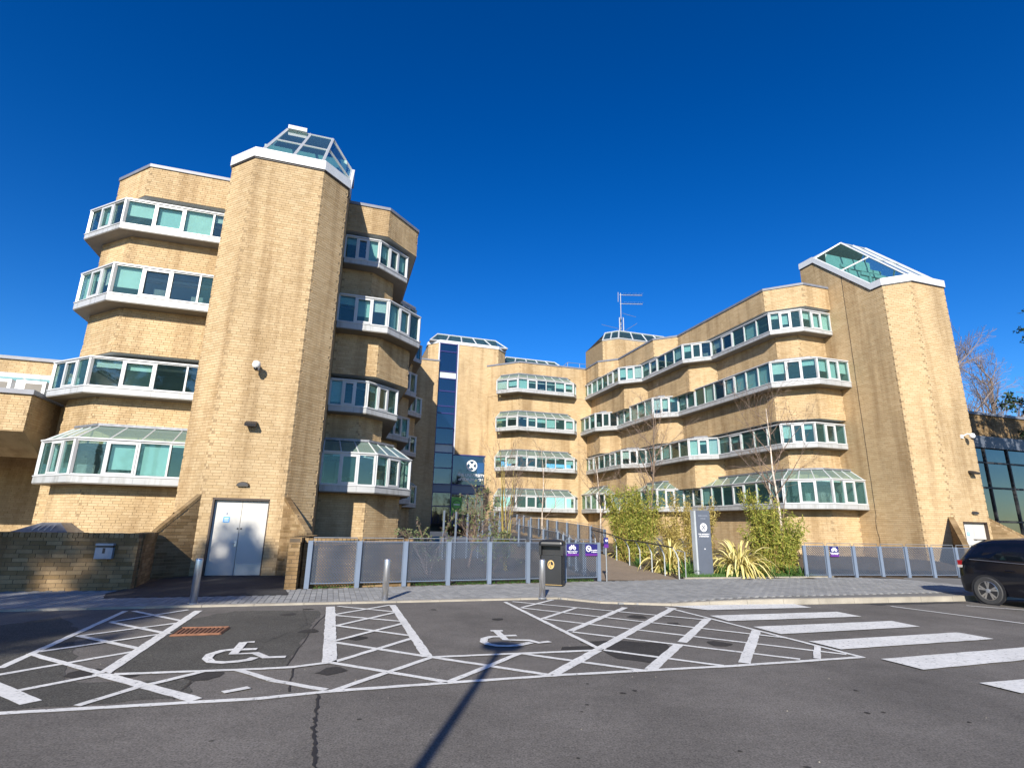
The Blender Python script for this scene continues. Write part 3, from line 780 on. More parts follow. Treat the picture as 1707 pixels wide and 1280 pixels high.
# things fixed to the towers
def cctv(O, u, v, z, side, label):
    t = thing('security_camera', W3(O, u, v, z), label, 'camera', 'wall cameras')
    n = (E1[1], -E1[0], 0); b = Vector(W3(O, u, v, z)); nv = Vector(n); d = Vector((*E1, 0)) * side
    m = MB(); m.obox(b + nv * .03, (*E1, 0), n, (0, 0, 1), .07, .03, .09); build(m, 'bracket', 'ac', t)
    m = MB(); m.tube([b + nv * .05, b + nv * .2 + d * .1 + Vector((0, 0, .1)), b + nv * .34 + d * .18 + Vector((0, 0, .08))], .03, 8); build(m, 'arm', 'ac', t)
    m = MB(); c = b + nv * .36 + d * .19; m.lathe((c.x, c.y, c.z - .1), [(.06, -.03), (.11, .02), (.125, .1), (.10, .19), (.03, .22)], 14); build(m, 'housing', 'ac', t, smooth=True)
    m = MB(); m.lathe((c.x, c.y, c.z - .19), [(.01, 0), (.055, .02), (.075, .07)], 12); build(m, 'dome', 'black', t, smooth=True)
cctv(OL, 6.05, VF, 6.35, .1, 'white dome security camera high on the left tower')
cctv(OR, 4.35, VR, 6.1, 1, 'white dome security camera on a bracket on the right tower')
def flood(O, u, v, z, label):
    t = thing('floodlight', W3(O, u, v, z), label, 'floodlight', 'wall floodlights')
    n = Vector((E1[1], -E1[0], 0)); b = Vector(W3(O, u, v, z)); up = Vector((0, 0, 1))
    a = (n * .9 - up * .35).normalized(); c = Vector((*E1, 0)); k = c.cross(a)
    m = MB(); m.obox(b + n * .17, c, a, k, .16, .15, .045); build(m, 'lamp_body', 'dark_metal', t)
    m = MB(); m.obox(b + n * .17 + k * (-.05 if k.z > 0 else .05), c, a, k, .13, .12, .008); build(m, 'lens', 'soffit', t)
    m = MB(); m.obox(b + n * .02, c, n, up, .05, .03, .06); build(m, 'bracket', 'dark_metal', t)
flood(OL, 6.12, VF, 4.5, 'dark floodlight under the camera on the left tower')
flood(OR, 4.5, VR, 4.4, 'slim floodlight under the camera on the right tower')
def bulkhead(O, u, v, z, label):
    t = thing('bulkhead_lamp', W3(O, u, v, z), label, 'lamp', 'bulkhead lamps')
    mt = face_frame(W3(O, u, v, z), E1)
    m = MB(); pr = []
    for i in range(13):
        a = pi * i / 12; pr.append((cos(a) * .19, sin(a) * .12))
    for w, h, k in ((1, 1, 0),):
        f = [mt @ Vector((x, y, 0)) for x, y in pr]; g = [mt @ Vector((x * .85, y * .8, .11)) for x, y in pr]
        for i in range(12): m.face(f[i], f[i + 1], g[i + 1], g[i])
        m.face(*reversed([f[0], f[-1], g[-1], g[0]])); m.face(*g)
    build(m, 'lamp_hood', 'dark_metal', t)
    m = MB(); m.obox(mt @ Vector((0, -.012, .05)), (*E1, 0), (E1[1], -E1[0], 0), (0, 0, 1), .15, .04, .01); build(m, 'diffuser', 'soffit', t)
bulkhead(OL, 6.12, VF, 2.62, 'half-round dark lamp above the white double doors')
bulkhead(OR, 4.25, VR, 2.52, 'half-round dark lamp above the right tower door')

# ------------------------------------------------------------------ low walls at the left
gw = thing('garden_wall', W3(OL, 0, -6.8, 0), 'low weathered brick wall with brick-on-edge coping at the left edge', 'wall')
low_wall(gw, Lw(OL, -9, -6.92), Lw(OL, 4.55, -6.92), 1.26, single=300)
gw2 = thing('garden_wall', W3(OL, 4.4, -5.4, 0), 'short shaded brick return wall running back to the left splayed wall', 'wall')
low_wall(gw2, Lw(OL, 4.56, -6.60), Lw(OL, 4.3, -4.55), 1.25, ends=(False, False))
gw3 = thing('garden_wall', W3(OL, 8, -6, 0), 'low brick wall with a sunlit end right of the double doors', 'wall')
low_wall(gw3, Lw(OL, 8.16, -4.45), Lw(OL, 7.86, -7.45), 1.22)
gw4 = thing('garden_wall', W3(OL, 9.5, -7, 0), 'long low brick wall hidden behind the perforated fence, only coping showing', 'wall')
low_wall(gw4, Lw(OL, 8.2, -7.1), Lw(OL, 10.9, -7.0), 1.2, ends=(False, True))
gw5 = thing('garden_wall', W3(OR, 5, -6, 0), 'low wall with pale coping stones in front of the right tower door', 'wall')
low_wall(gw5, Lw(OR, 2.05, -6.2), Lw(OR, 12, -6.2), 1.06, mat='brick')
m = MB(); strip(m, LP(OR, [(2.0, -6.27), (12, -6.27)]), LP(OR, [(2.0, -5.87), (12, -5.87)]), 1.062, 1.16); build(m, 'coping_stone', 'kerb', gw5)
m = thing('ashtray_box', W3(OL, 3.93, -7.0, .75), 'grey steel ashtray box fixed to the low brick wall', 'ashtray')
F = face_frame(W3(OL, 3.93, -6.92, .70), E1)
def wbox(parent, name, mat, F, x0, x1, y0, y1, z0, z1):
    b = MB(); b.hexa([F @ Vector(p) for p in ((x0, y0, z0), (x1, y0, z0), (x1, y0, z1), (x0, y0, z1))], [F @ Vector(p) for p in ((x0, y1, z0), (x1, y1, z0), (x1, y1, z1), (x0, y1, z1))])
    return build(b, name, mat, parent)
wbox(m, 'box_body', 'post_box', F, -.17, .17, 0, .245, .003, .13); wbox(m, 'slot', 'dark_metal', F, -.155, .155, .25, .285, .003, .12)
wbox(m, 'lid', 'post_box', F, -.175, .175, .29, .335, .003, .15); wbox(m, 'lock_plate', 'dark_metal', F, -.025, .025, .12, .235, .13, .136)

# ------------------------------------------------------------------ far left annexe
an = thing('annexe', W3(OL, -8, 4, 0), 'flat-roofed buff brick annexe with a jettied upper wall at the far left', 'building')
bw = Brickwork()
tp = LP(OL, [(-12, 1.0), (-1.8, 1.0), (-1.8, 2.8)])
bw.line(tp, 4.5, 5.78)
m = MB(); m.prism(LP(OL, [(-12, 1.01), (-1.81, 1.01), (-1.81, 8), (-12, 8)]), 4.46, 5.8); build(m, 'upper_wall', 'mortar', an)
m = MB(); m.face(*[W3(OL, -12, 1.0, 4.5), W3(OL, -12, 2.6, 3.7), W3(OL, -1.8, 2.6, 3.7), W3(OL, -1.8, 1.0, 4.5)]); m.face(W3(OL, -1.8, 1.0, 4.5), W3(OL, -1.8, 2.6, 3.7), W3(OL, -1.8, 2.6, 4.5)); build(m, 'jetty', 'brick', an)
bw.line(LP(OL, [(-12, 7.0), (-1.95, 7.0)]), 0, 4.46); bw.line(LP(OL, [(-1.9, 7.0), (-1.9, 3.3)]), 0, 4.46)
m = MB(); m.prism(LP(OL, [(-12, 7.02), (-1.91, 7.02), (-1.91, 8), (-12, 8)]), 0, 4.46); build(m, 'lower_wall', 'mortar', an)
m = MB(); strip(m, LP(OL, [(-12, .9), (-1.72, .9), (-1.72, 4)]), LP(OL, [(-12, 1.4), (-2.1, 1.4), (-2.1, 4)]), 5.78, 5.95); build(m, 'roof_edge', 'capping', an)
m = MB(); m.face(*[W3(OL, u, v, 5.85) for u, v in ((-12, 1), (-1.9, 1), (-1.9, 8), (-12, 8))]); build(m, 'flat_roof', 'lead', an)
# wall linking back to the wing
bw.line(LP(OL, [(-1.9, 3.3), (-.6, 3.3)]), 0, 6.0)
m = MB(); m.prism(LP(OL, [(-1.9, 3.31), (-.6, 3.31), (-.6, 8), (-1.9, 8)]), 0, 6.0); build(m, 'link_wall', 'mortar', an)
lv = MB()
for i in range(6): lv.obox(W3(OL, -1.86 + i * .075, 3.27, 4.02), (*E1, 0), (*E2, 0), (0, 0, 1), .022, .03, .26)
lv.obox(W3(OL, -1.67, 3.28, 3.74), (*E1, 0), (*E2, 0), (0, 0, 1), .24, .03, .025); lv.obox(W3(OL, -1.67, 3.28, 4.3), (*E1, 0), (*E2, 0), (0, 0, 1), .24, .03, .025)
build(lv, 'louvre', 'apron', an)
bw.line(LP(OL, [(-14, 7.5), (-1.0, 7.5)]), 7.9, 8.55); bw.finish(an)
m = MB(); m.prism(LP(OL, [(-14, 7.51), (-1.0, 7.51), (-1.0, 12), (-14, 12)]), 0, 8.55); build(m, 'back_wall', 'apron', an)
m = MB(); strip(m, LP(OL, [(-14, 7.4), (-1, 7.4)]), LP(OL, [(-14, 8), (-1, 8)]), 8.53, 8.68); build(m, 'back_capping', 'capping', an)
for i in range(6):
    g = MB(); g.obox(W3(OL, -2.2 - i * 1.2, 7.44, 7.3), (*E1, 0), (*E2, 0), (0, 0, 1), .55, .01, .4); build(g, 'pane', 'glass', an)
for i, (u, l) in enumerate(((-4.45, 'white air-conditioning unit on the annexe roof at the picture edge'), (-3.3, 'white air-conditioning unit on the annexe roof nearer the wing'))):
    a = thing('air_conditioner', W3(OL, u, 4.2, 5.9), l, 'air conditioner', 'roof air conditioners')
    b = MB(); b.obox(W3(OL, u, 4.4, 6.45), (*E1, 0), (*E2, 0), (0, 0, 1), .5, .4, .45); build(b, 'casing', 'ac', a)
    b = MB(); b.obox(W3(OL, u + .1, 3.995, 6.45), (*E1, 0), (*E2, 0), (0, 0, 1), .28, .006, .33); build(b, 'grille', 'soffit', a)
    b = MB()
    for s in (-1, 1): b.obox(W3(OL, u + s * .35, 4.4, 5.94), (*E1, 0), (*E2, 0), (0, 0, 1), .05, .4, .06)
    build(b, 'feet', 'dark_metal', a)
# small hipped roof of the sunken bay showing above the low wall
hp = MB(); q = [(-.75, -1.4), (1.15, -1.4), (1.15, .3), (-.75, .3)]; r = [(.05, -.7), (.55, -.7), (.55, .3), (.05, .3)]
for i in range(4): j = (i + 1) % 4; hp.face(W3(OL, *q[i], 1.02), W3(OL, *q[j], 1.02), W3(OL, *r[j], 1.42), W3(OL, *r[i], 1.42))
hp.face(*[W3(OL, *p, 1.42) for p in r]); build(hp, 'sunken_bay_roof', 'lead', left_wing)
hp = MB()
for i in range(4): hp.tube([W3(OL, .0 + i * .16, -1.1, 1.2), W3(OL, .1 + i * .13, -.9, 1.34)], .02, 4)
build(hp, 'sunken_bay_bars', 'white', left_wing)

# ------------------------------------------------------------------ courtyard centre
cb = thing('office_block', W3(OC, 3, 3, 0), 'buff brick block closing the courtyard, four stacked window bays with glass roofs', 'building')
bw = Brickwork()
TC = LP(OC, [(-1.9, 3.05), (.4, .75), (9.5, .75)])
WC = LP(OC, [(-1.42, 1.42), (0, 0), (5.0, 0), (5.5, .6)])
lv = [(12.30, 12.54, 13.45), (9.11, 9.35, 10.26), (5.87, 6.11, 7.02), (2.71, 2.95, 3.9)]
zs = [0.0] + [z for a in reversed(lv) for z in (a[0], a[2] + .55)] + [15.05]
for i in range(0, len(zs), 2):
    z0, z1 = zs[i], zs[i + 1]
    solid(cb, offset(TC, -.012) + LP(OC, [(9.5, 9), (-1.9, 9)]), z0, z1, bw, [TC])
# brick beside the bays, full height
m = MB()
for a in lv:
    bw.wall(Lw(OC, 5.02, .75), Lw(OC, 9.5, .75), a[0], a[2] + .62, back=True)
    bw.wall(TC[0], Lw(OC, -.75, 1.9), a[0], a[2] + .55, back=True)
bw.finish(cb)
for i, a in enumerate(lv):
    window_band(cb, [WC], a[0], a[1], a[2], .55, .7, True, soff=.7, mw=.9, seed=60 + i, blind=(.6, .6, .45, .15)[i], roofd=2.0,
                label=('top', 'second', 'third', 'lowest')[i] + ' window bay of the courtyard block')
m = MB(); strip(m, offset(TC, .05), offset(TC, -.4), 15.03, 15.16); build(m, 'parapet_capping', 'capping', cb)
m = MB(); m.face(*[(p[0], p[1], 15.02) for p in offset(TC, -.05) + LP(OC, [(9.5, 9), (-1.9, 9)])]); build(m, 'flat_roof', 'lead', cb)
def lantern(parent, O, u0, u1, v0, z0, z1, dv, n, hip=.8):
    """strip of sloping roof glazing with white bars"""
    b = MB(); P = lambda f, t: W3(O, u0 + (u1 - u0) * f + (hip * (1 - 2 * f)) * t, v0 + dv * t, z0 + (z1 - z0) * t)
    for i in range(n):
        g = MB(); g.face(P(i / n, 0), P((i + 1) / n, 0), P((i + 1) / n, 1), P(i / n, 1)); build(g, 'lantern_pane', 'glass_sky', parent)
    for i in range(n + 1): b.tube([P(i / n, 0), P(i / n, 1)], .06, 4)
    for t in (0, 1): b.tube([P(0, t), P(1, t)], .07, 4)
    build(b, 'lantern_bars', 'white', parent)
    for f, s in ((0, -1), (1, 1)):
        q = W3(O, u0 if f == 0 else u1, v0 + dv * 2, z0); g = MB(); g.face(P(f, 0), P(f, 1), q) if f else g.face(P(f, 1), P(f, 0), q)
        build(g, 'lantern_pane', 'glass_sky', parent)
    d = MB(); d.face(P(0, .98), P(1, .98), W3(O, u1, v0 + dv * 2, z0), W3(O, u0, v0 + dv * 2, z0)); d.face(*[W3(O, u, v, z0 - .05) for u, v in ((u0, v0), (u1, v0), (u1, v0 + 2 * dv), (u0, v0 + 2 * dv))])
    build(d, 'lantern_back', 'capping', parent)
lantern(cb, OC, -.2, 6.4, 4.6, 16.0, 17.0, 1.1, 5)
m = MB(); m.prism(LP(OC, [(-.2, 4.7), (6.4, 4.7), (6.4, 7), (-.2, 7)]), 15, 15.97); build(m, 'lantern_kerb', 'mortar', cb)
rl = MB()
for z in (15.7, 16.15): rl.tube([W3(OC, 5.6, 2.6, z), W3(OC, 9.3, 2.6, z)], .025, 5)
for u in (5.6, 6.8, 8.0, 9.3): rl.tube([W3(OC, u, 2.6, 15), W3(OC, u, 2.6, 16.15)], .025, 5)
rl.tube([W3(OC, 5.6, 2.6, 16.15), W3(OC, 4.6, 2.6, 15.2)], .025, 5); build(rl, 'roof_railing', 'rail_steel', cb)

st = thing('entrance_stair_block', W3(OC, -4, 5, 0), 'brick entrance block with a tall strip of blue glass and an emblem over the doors', 'building')
bw = Brickwork(); V0 = 3.0
bw.line(LP(OC, [(-7.0, 3.9), (-6.15, V0)]), 0, 16.75); bw.wall(Lw(OC, -4.58, V0), Lw(OC, -.9, V0), 7.2, 16.75, tl=False)
bw.wall(Lw(OC, -.9, V0), Lw(OC, 0, 3.9), 7.2, 16.75); bw.wall(Lw(OC, -1.72, V0), Lw(OC, -.9, V0), 0, 7.2, tl=False, tr=False)
bw.finish(st)
m = MB(); m.prism(LP(OC, [(-7.0, 3.92), (-6.15, 3.02), (-6.1, 3.9), (-7, 8)]), 0, 16.75); m.prism(LP(OC, [(-4.57, 3.02), (-.9, 3.02), (0, 3.92), (0, 8), (-4.57, 8)]), 7.2, 16.75); build(m, 'wall_core', 'mortar', st)
m = MB(); strip(m, LP(OC, [(-7.1, 4.2), (-7.06, 3.86), (-6.15, 2.94), (-.87, 2.94), (.06, 3.86), (.06, 6)]), LP(OC, [(-6.8, 4.2), (-6.76, 4.0), (-6.05, 3.25), (-1, 3.25), (-.2, 4.1), (-.2, 6)]), 16.74, 17.0); build(m, 'coping', 'coping', st)
lantern(st, OC, -7.0, 0, 3.2, 16.98, 18.0, 1.2, 5)
m = MB(); m.face(*[W3(OC, u, v, 16.8) for u, v in ((-7, 3.9), (-6.1, 3.1), (-.9, 3.1), (0, 4), (0, 8), (-7, 8))]); build(m, 'flat_roof', 'lead', st)
# blue stair glazing
gz = [1.6, 3.0, 4.1, 4.75, 6.05, 7.3, 8.0, 9.35, 10.6, 11.2, 12.5, 13.6, 14.2, 16.0, 16.7]
gf = MB(); d = (*E1, 0); n = (*E2, 0); up = (0, 0, 1)
for i, (a, b) in enumerate(zip(gz, gz[1:])):
    g = MB(); g.obox(W3(OC, -5.37, V0 + .02, (a + b) / 2), d, n, up, .74, .01, (b - a) / 2 - .04)
    build(g, 'spandrel_panel' if i in (2, 5, 8, 11) else 'pane', 'steel_blue' if i in (2,) else ('blind' if i in (5, 11) else 'glass_blue'), st)
    gf.obox(W3(OC, -5.37, V0, b), d, n, up, .79, .05, .04)
for u in (-6.13, -4.6): gf.obox(W3(OC, u, V0, 9.2), d, n, up, .04, .06, 7.6)
for u0, u1, z0, z1, nm, mt in ((-4.55, -1.72, 4.75, 7.15, 'pane', 'glass_blue'), (-4.55, -1.72, 4.05, 4.7, 'spandrel_panel', 'steel_blue'), (-4.55, -3.2, 1.6, 4.0, 'pane', 'glass_dark'), (-3.15, -1.72, 1.6, 4.0, 'pane', 'glass_dark')):
    g = MB(); g.obox(W3(OC, (u0 + u1) / 2, V0 + .02, (z0 + z1) / 2), d, n, up, (u1 - u0) / 2, .01, (z1 - z0) / 2); build(g, nm, mt, st)
for z in (4.02, 4.72, 7.18): gf.obox(W3(OC, -3.15, V0, z), d, n, up, 1.45, .05, .045)
for u in (-3.18, -1.7): gf.obox(W3(OC, u, V0, 4.2 if u > -2 else 2.8), d, n, up, .045, .06, 3.0 if u > -2 else 1.2)
build(gf, 'glazing_bars', 'sign', st)
for u in (-6.2, -4.52):
    m = MB(); m.obox(W3(OC, u, V0 - .03, 12), d, n, up, .05, .04, 4.8); build(m, 'white_trim', 'white', st)
m = MB(); m.face(*[W3(OC, u, 6.2, z) for u, z in ((-6.1, 1), (-1.7, 1), (-1.7, 16.7), (-6.1, 16.7))]); build(m, 'stair_back_wall', 'interior', st)
# emblem and lettering on the glass
def emblem(parent, F, r, mat='print', hole='sign'):
    m = MB(); N = 32
    pt = lambda a, q, z: F @ Vector((cos(a) * q, sin(a) * q, z))
    for i in range(N):
        a, b = 2 * pi * i / N, 2 * pi * (i + 1) / N
        m.face(pt(a, r * .8, .004), pt(a, r, .004), pt(b, r, .004), pt(b, r * .8, .004))
    for s in (1, -1):
        x, y = .7071, .7071 * s; px, py = -y * .17 * r, x * .17 * r
        m.face(*[F @ Vector(p) for p in ((-x * r * .8 + px, -y * r * .8 + py, .005 + .001 * s), (-x * r * .8 - px, -y * r * .8 - py, .005 + .001 * s), (x * r * .8 - px, y * r * .8 - py, .005 + .001 * s), (x * r * .8 + px, y * r * .8 + py, .005 + .001 * s))])
    return build(m, 'emblem', mat, parent)
F = face_frame(W3(OC, -2.95, V0 - .01, 6.35), E1); emblem(st, F, .46)
for t, z, s in (('THE UNIVERSITY', 5.55, .31), ('of EDINBURGH', 5.2, .31)):
    on_wall(text_mesh(t, s, 'print', bold=.006), face_frame(W3(OC, -3.0, V0 - .012, z), E1), st, 'lettering')
ps = thing('poster', W3(OC, -4.1, V0, 2.2), 'green poster with a speech-bubble outline beside the entrance doors', 'poster')
F = face_frame(W3(OC, -4.1, V0 - .03, 3.0), E1)
wbox(ps, 'sheet', 'green', F, -.42, .42, -.75, .75, 0, .006)
m = MB()
for i in range(28):
    a, b = 2 * pi * i / 28, 2 * pi * (i + 1) / 28; m.face(*[F @ Vector((cos(t) * q + .02, sin(t) * q + .15, .009)) for t, q in ((a, .33), (a, .385), (b, .385), (b, .33))])
m.face(*[F @ Vector(p) for p in ((.0, -.2, .009), (.2, -.2, .009), (.24, -.42, .009))]); build(m, 'bubble_outline', 'dark_metal', ps)
wbox(ps, 'text_bar', 'print', F, -.24, .26, .13, .2, .007, .012)
# wall between the left wing and the stair glass
lk = thing('link_wall', W3(OC, -8, 3, 0), 'tall plain brick wall between the left wing and the blue stair glass', 'wall')
bw = Brickwork(); bw.line(LP(OC, [(-10.5, 2.6), (-6.2, 2.6), (-6.2, 3.0)]), 0, 14.95, tl=False); bw.finish(lk)
m = MB(); m.prism(LP(OC, [(-10.5, 2.61), (-6.21, 2.61), (-6.21, 6), (-10.5, 6)]), 0, 14.95); build(m, 'wall_core', 'mortar', lk)
m = MB(); strip(m, LP(OC, [(-10.5, 2.54), (-6.14, 2.54), (-6.14, 3.2)]), LP(OC, [(-10.5, 2.9), (-6.5, 2.9), (-6.5, 3.2)]), 14.94, 15.06); build(m, 'capping', 'capping', lk)

# penthouse and mast
ph = thing('roof_penthouse', (11.5, 51, 15), 'brick roof penthouse with sloping glazing below the aerial mast', 'penthouse')
OP = (10.3, 50.0); bw = Brickwork(); pl = LP(OP, [(-1.15, 1.15), (0, 0), (6.5, 0), (7.5, 1)]); bw.line(pl, 15, 19.45); bw.finish(ph)
m = MB(); m.prism(offset(pl, -.012) + LP(OP, [(7.5, 5), (-1.15, 5)]), 15, 19.4); build(m, 'wall_core', 'mortar', ph)
b = MB(); q0 = pl; q1 = LP(OP, [(-.2, 2.4), (.8, 1.3), (6.0, 1.3), (6.5, 1.9)]); z0, z1 = 19.45, 20.75
cnt = [2, 4, 1]
for i in range(3):
    for j in range(cnt[i]):
        e = lambda q, f: (q[i][0] + (q[i + 1][0] - q[i][0]) * f, q[i][1] + (q[i + 1][1] - q[i][1]) * f)
        f0, f1 = j / cnt[i], (j + 1) / cnt[i]
        g = MB(); g.face((*e(q0, f0), z0), (*e(q0, f1), z0), (*e(q1, f1), z1), (*e(q1, f0), z1)); build(g, 'glazing_pane', 'glass_sky', ph)
        b.tube([(*e(q0, f0), z0), (*e(q1, f0), z1)], .07, 4)
for a, c in zip(q0, q0[1:]): b.tube([(*a, z0), (*c, z0)], .09, 4)
for a, c in zip(q1, q1[1:]): b.tube([(*a, z1), (*c, z1)], .08, 4)
build(b, 'glazing_bars', 'white', ph)
m = MB(); m.face(*[(*p, z1) for p in q1]); m.face((*q1[0], z1), (*q1[-1], z1), (*Lw(OP, 7.5, 5), 19.4), (*Lw(OP, -1.15, 5), 19.4)); build(m, 'roof_back', 'capping', ph)
ms = thing('aerial_mast', (11.3, 53, 19), 'lattice radio mast with two horizontal aerials above the penthouse', 'mast')
m = MB(); hgt = 25.6
for dx, dy in ((0, 0), (.42, 0), (.21, .36)): m.tube([(11.05 + dx, 53 + dy, 18.5), (11.05 + dx + .03, 53 + dy, 22.8)], .045, 5)
for i in range(9):
    z = 18.8 + i * .45
    m.tube([(11.05, 53, z), (11.47, 53, z + .45)], .022, 4); m.tube([(11.47, 53, z), (11.05, 53, z + .45)], .022, 4); m.tube([(11.26, 53.36, z), (11.05, 53, z + .45)], .022, 4)
m.tube([(11.26, 53.1, 22.6), (11.3, 53.1, hgt)], .045, 6); m.tube([(11.02, 53.1, 24.6), (11.05, 53.1, hgt + .1)], .03, 6)
build(m, 'lattice', 'rail_steel', ms)
for z in (25.4, 24.4):
    m = MB(); m.tube([(11.2, 53.1, z), (13.6, 53.1, z)], .03, 5)
    for i in range(14): m.tube([(11.6 + i * .15, 52.8, z + .07), (11.6 + i * .15, 53.4, z + .07)], .016, 4); m.tube([(11.6 + i * .15, 53.1, z - .09), (11.6 + i * .15, 53.1, z + .09)], .014, 4)
    build(m, 'yagi_aerial', 'rail_steel', ms)
for a, b_ in (((11.2, 53, 21.5), (8.9, 53, 20.2)), ((11.2, 53, 21.5), (9.2, 53, 22.0)), ((11.4, 53, 21.2), (12.9, 53, 22.2)), ((11.4, 53, 23.3), (12.8, 53, 22.9))):
    m = MB(); m.tube([a, b_], .02, 4); build(m, 'whip_aerial', 'rail_steel', ms)

# ------------------------------------------------------------------ glazed building at the far right
gb = thing('glazed_building', W3(OR, 24, 6, 0), 'dark glazed building with a brick parapet behind the right tower', 'building')
bw = Brickwork(); G = [(9, 3.6), (34, 3.6)]; GP = LP(OR, G); bw.line(GP, 8.15, 9.7); bw.finish(gb, 'brick_wall')
m = MB(); m.prism(LP(OR, [(9, 3.62), (34, 3.62), (34, 14), (9, 14)]), 7.4, 9.7); build(m, 'parapet_wall', 'mortar', gb)
m = MB(); strip(m, LP(OR, [(9, 3.5), (34, 3.5)]), LP(OR, [(9, 4), (34, 4)]), 9.68, 9.86); build(m, 'capping', 'capping', gb)
m = MB(); strip(m, LP(OR, [(9, 3.45), (34, 3.45)]), LP(OR, [(9, 3.6), (34, 3.6)]), 7.35, 8.15); build(m, 'fascia', 'sign_face', gb)
b = MB()
for i in range(11):
    u = 9 + i * 2.3
    b.obox(W3(OR, u, 3.6, 3.7), d, n, up, .06, .08, 3.66)
    for z0, z1 in ((.1, 2.4), (2.5, 4.6), (4.7, 6.3), (6.4, 7.3)):
        g = MB(); g.obox(W3(OR, u + 1.15, 3.62, (z0 + z1) / 2), d, n, up, 1.09, .01, (z1 - z0) / 2 - .02); build(g, 'pane', 'glass_dark', gb)
for z in (2.45, 4.65, 6.35): b.obox(W3(OR, 21.5, 3.6, z), d, n, up, 12.5, .07, .05)
build(b, 'mullions', 'dark_metal', gb)
m = MB(); m.face(*[W3(OR, u, 7.5, z) for u, z in ((9, 0), (34, 0), (34, 7.4), (9, 7.4))]); build(m, 'inner_wall', 'clutter', gb)

# ------------------------------------------------------------------ ground
g = MB(); g.face((-500, -500, -.012), (500, -500, -.012), (500, 700, -.012), (-500, 700, -.012)); build(g, 'ground', 'asphalt_old', kind='structure')
road = MB(); N = 40
road.face((-60, -40, 0), (60, -40, 0), (60, 22, 0), (11.0, 16.2, 0), (-60, 3.5, 0)) if False else road.face((-60, -40, 0), (60, -40, 0), (60, 40, 0), (-60, 24, 0))
road = build(road, 'road', 'asphalt', kind='structure')
def sheet(parent, name, mat, pts, z, **k):
    m = MB(); m.face(*[(p[0], p[1], z) for p in pts]); return build(m, name, mat, parent, **k)
def wobble(pts, amp, seg=.18, seed=1):
    rr = random.Random(seed); out = []
    n = len(pts)
    for i in range(n):
        p, q = pts[i], pts[(i + 1) % n]; L = math.hypot(q[0] - p[0], q[1] - p[1]); k = max(1, int(L / seg))
        for j in range(k): f = j / k; out.append((p[0] + (q[0] - p[0]) * f + rr.uniform(-amp, amp), p[1] + (q[1] - p[1]) * f + rr.uniform(-amp, amp)))
    return out
sheet(road, 'worn_patch', 'asphalt_old', wobble([(-4.25, 6.4), (-5.3, 9.6), (-5.0, 10.6), (-3.5, 10.9), (-3.05, 9.0), (-2.45, 6.75)], .06, seed=2), .003)
sheet(road, 'worn_patch', 'asphalt_old', wobble([(-8.5, 6.0), (-7.4, 9.7), (-6.1, 8.4), (-4.4, 6.0), (-3.2, 6.2), (-3.0, 5.62), (-4.4, 5.15), (-7, 4.4)], .05, seed=3), .0032)
sheet(road, 'damp_patch', 'stain', wobble([(1.05, 8.5), (1.5, 8.62), (2.3, 8.5), (2.3, 8.0), (1.85, 7.25), (1.4, 7.5), (1.25, 7.95)], .03, seed=4), .0034)
sheet(road, 'damp_patch', 'stain', wobble([(.75, 8.1), (1.2, 8.2), (1.25, 7.95), (.95, 7.9), (.7, 7.95)], .03, seed=5), .0036)
sheet(road, 'resurfaced_strip', 'asphalt_dark', wobble([(8.2, 13.4), (10.9, 14.1), (11.1, 13.9), (8.4, 13.2)], .05, seed=6), .0034)
rr = random.Random(77)
for i in range(16):
    x, y = rr.uniform(-4.5, 3.5), rr.uniform(6.2, 11.5); q = rr.uniform(.06, .22)
    sheet(road, 'oil_stain', 'stain', wobble([(x + cos(a) * q * rr.uniform(.6, 1.2), y + sin(a) * q * rr.uniform(.6, 1.2)) for a in (0, .8, 1.6, 2.4, 3.1, 3.9, 4.7, 5.5)], .01, .05, i), .0040 + i * .0001)
def crack(pts, w, seed):
    rr = random.Random(seed); L, Rr = [], []
    ps = []
    for p, q in zip(pts, pts[1:]):
        for j in range(10): ps.append((p[0] + (q[0] - p[0]) * j / 10 + rr.uniform(-.012, .012), p[1] + (q[1] - p[1]) * j / 10))
    ps.append(pts[-1])
    m = MB(); prev = None
    for p in ps:
        h = w * rr.uniform(.3, 1.2); a, b = (p[0] - h, p[1], .005), (p[0] + h, p[1], .005)
        if prev: m.face(prev[0], a, b, prev[1]) if False else m.face(prev[0], prev[1], b, a)
        prev = (a, b)
    build(m, 'tar_seam', 'tar', road)
crack([(-1.8, 5.79), (-1.63, 5.24), (-1.53, 4.89), (-1.41, 4.59), (-1.28, 4.18), (-1.1, 3.6), (-.8, 2.6)], .017, 1)
crack([(-3.3, 6.42), (-3.05, 5.55)], .012, 2); crack([(-2.41, 6.75), (-2.1, 5.85)], .012, 3); crack([(-2.5, 6.8), (-3.0, 9.0), (-3.4, 11.2)], .008, 4)
crack([(3.42, 12.04), (4.75, 7.85)], .012, 5); crack([(-3.9, 11.1), (-3.2, 9.4), (-3.3, 8.0)], .006, 7)
rr = random.Random(11); pb = MB()
for i in range(240):
    x, y = rr.uniform(-9, 11), rr.uniform(2.6, 13); s = rr.uniform(.003, .009)
    z = .001; c = [(x + cos(a) * s * rr.uniform(.6, 1.2), y + sin(a) * s * rr.uniform(.6, 1.2), z) for a in (0, 1.57, 3.14, 4.71)]
    pb.face(c[1], c[0], (x, y, z + s)); pb.face(c[2], c[1], (x, y, z + s)); pb.face(c[3], c[2], (x, y, z + s)); pb.face(c[0], c[3], (x, y, z + s))
build(pb, 'grit', 'kerb', road, kind='stuff')
sp = MB()
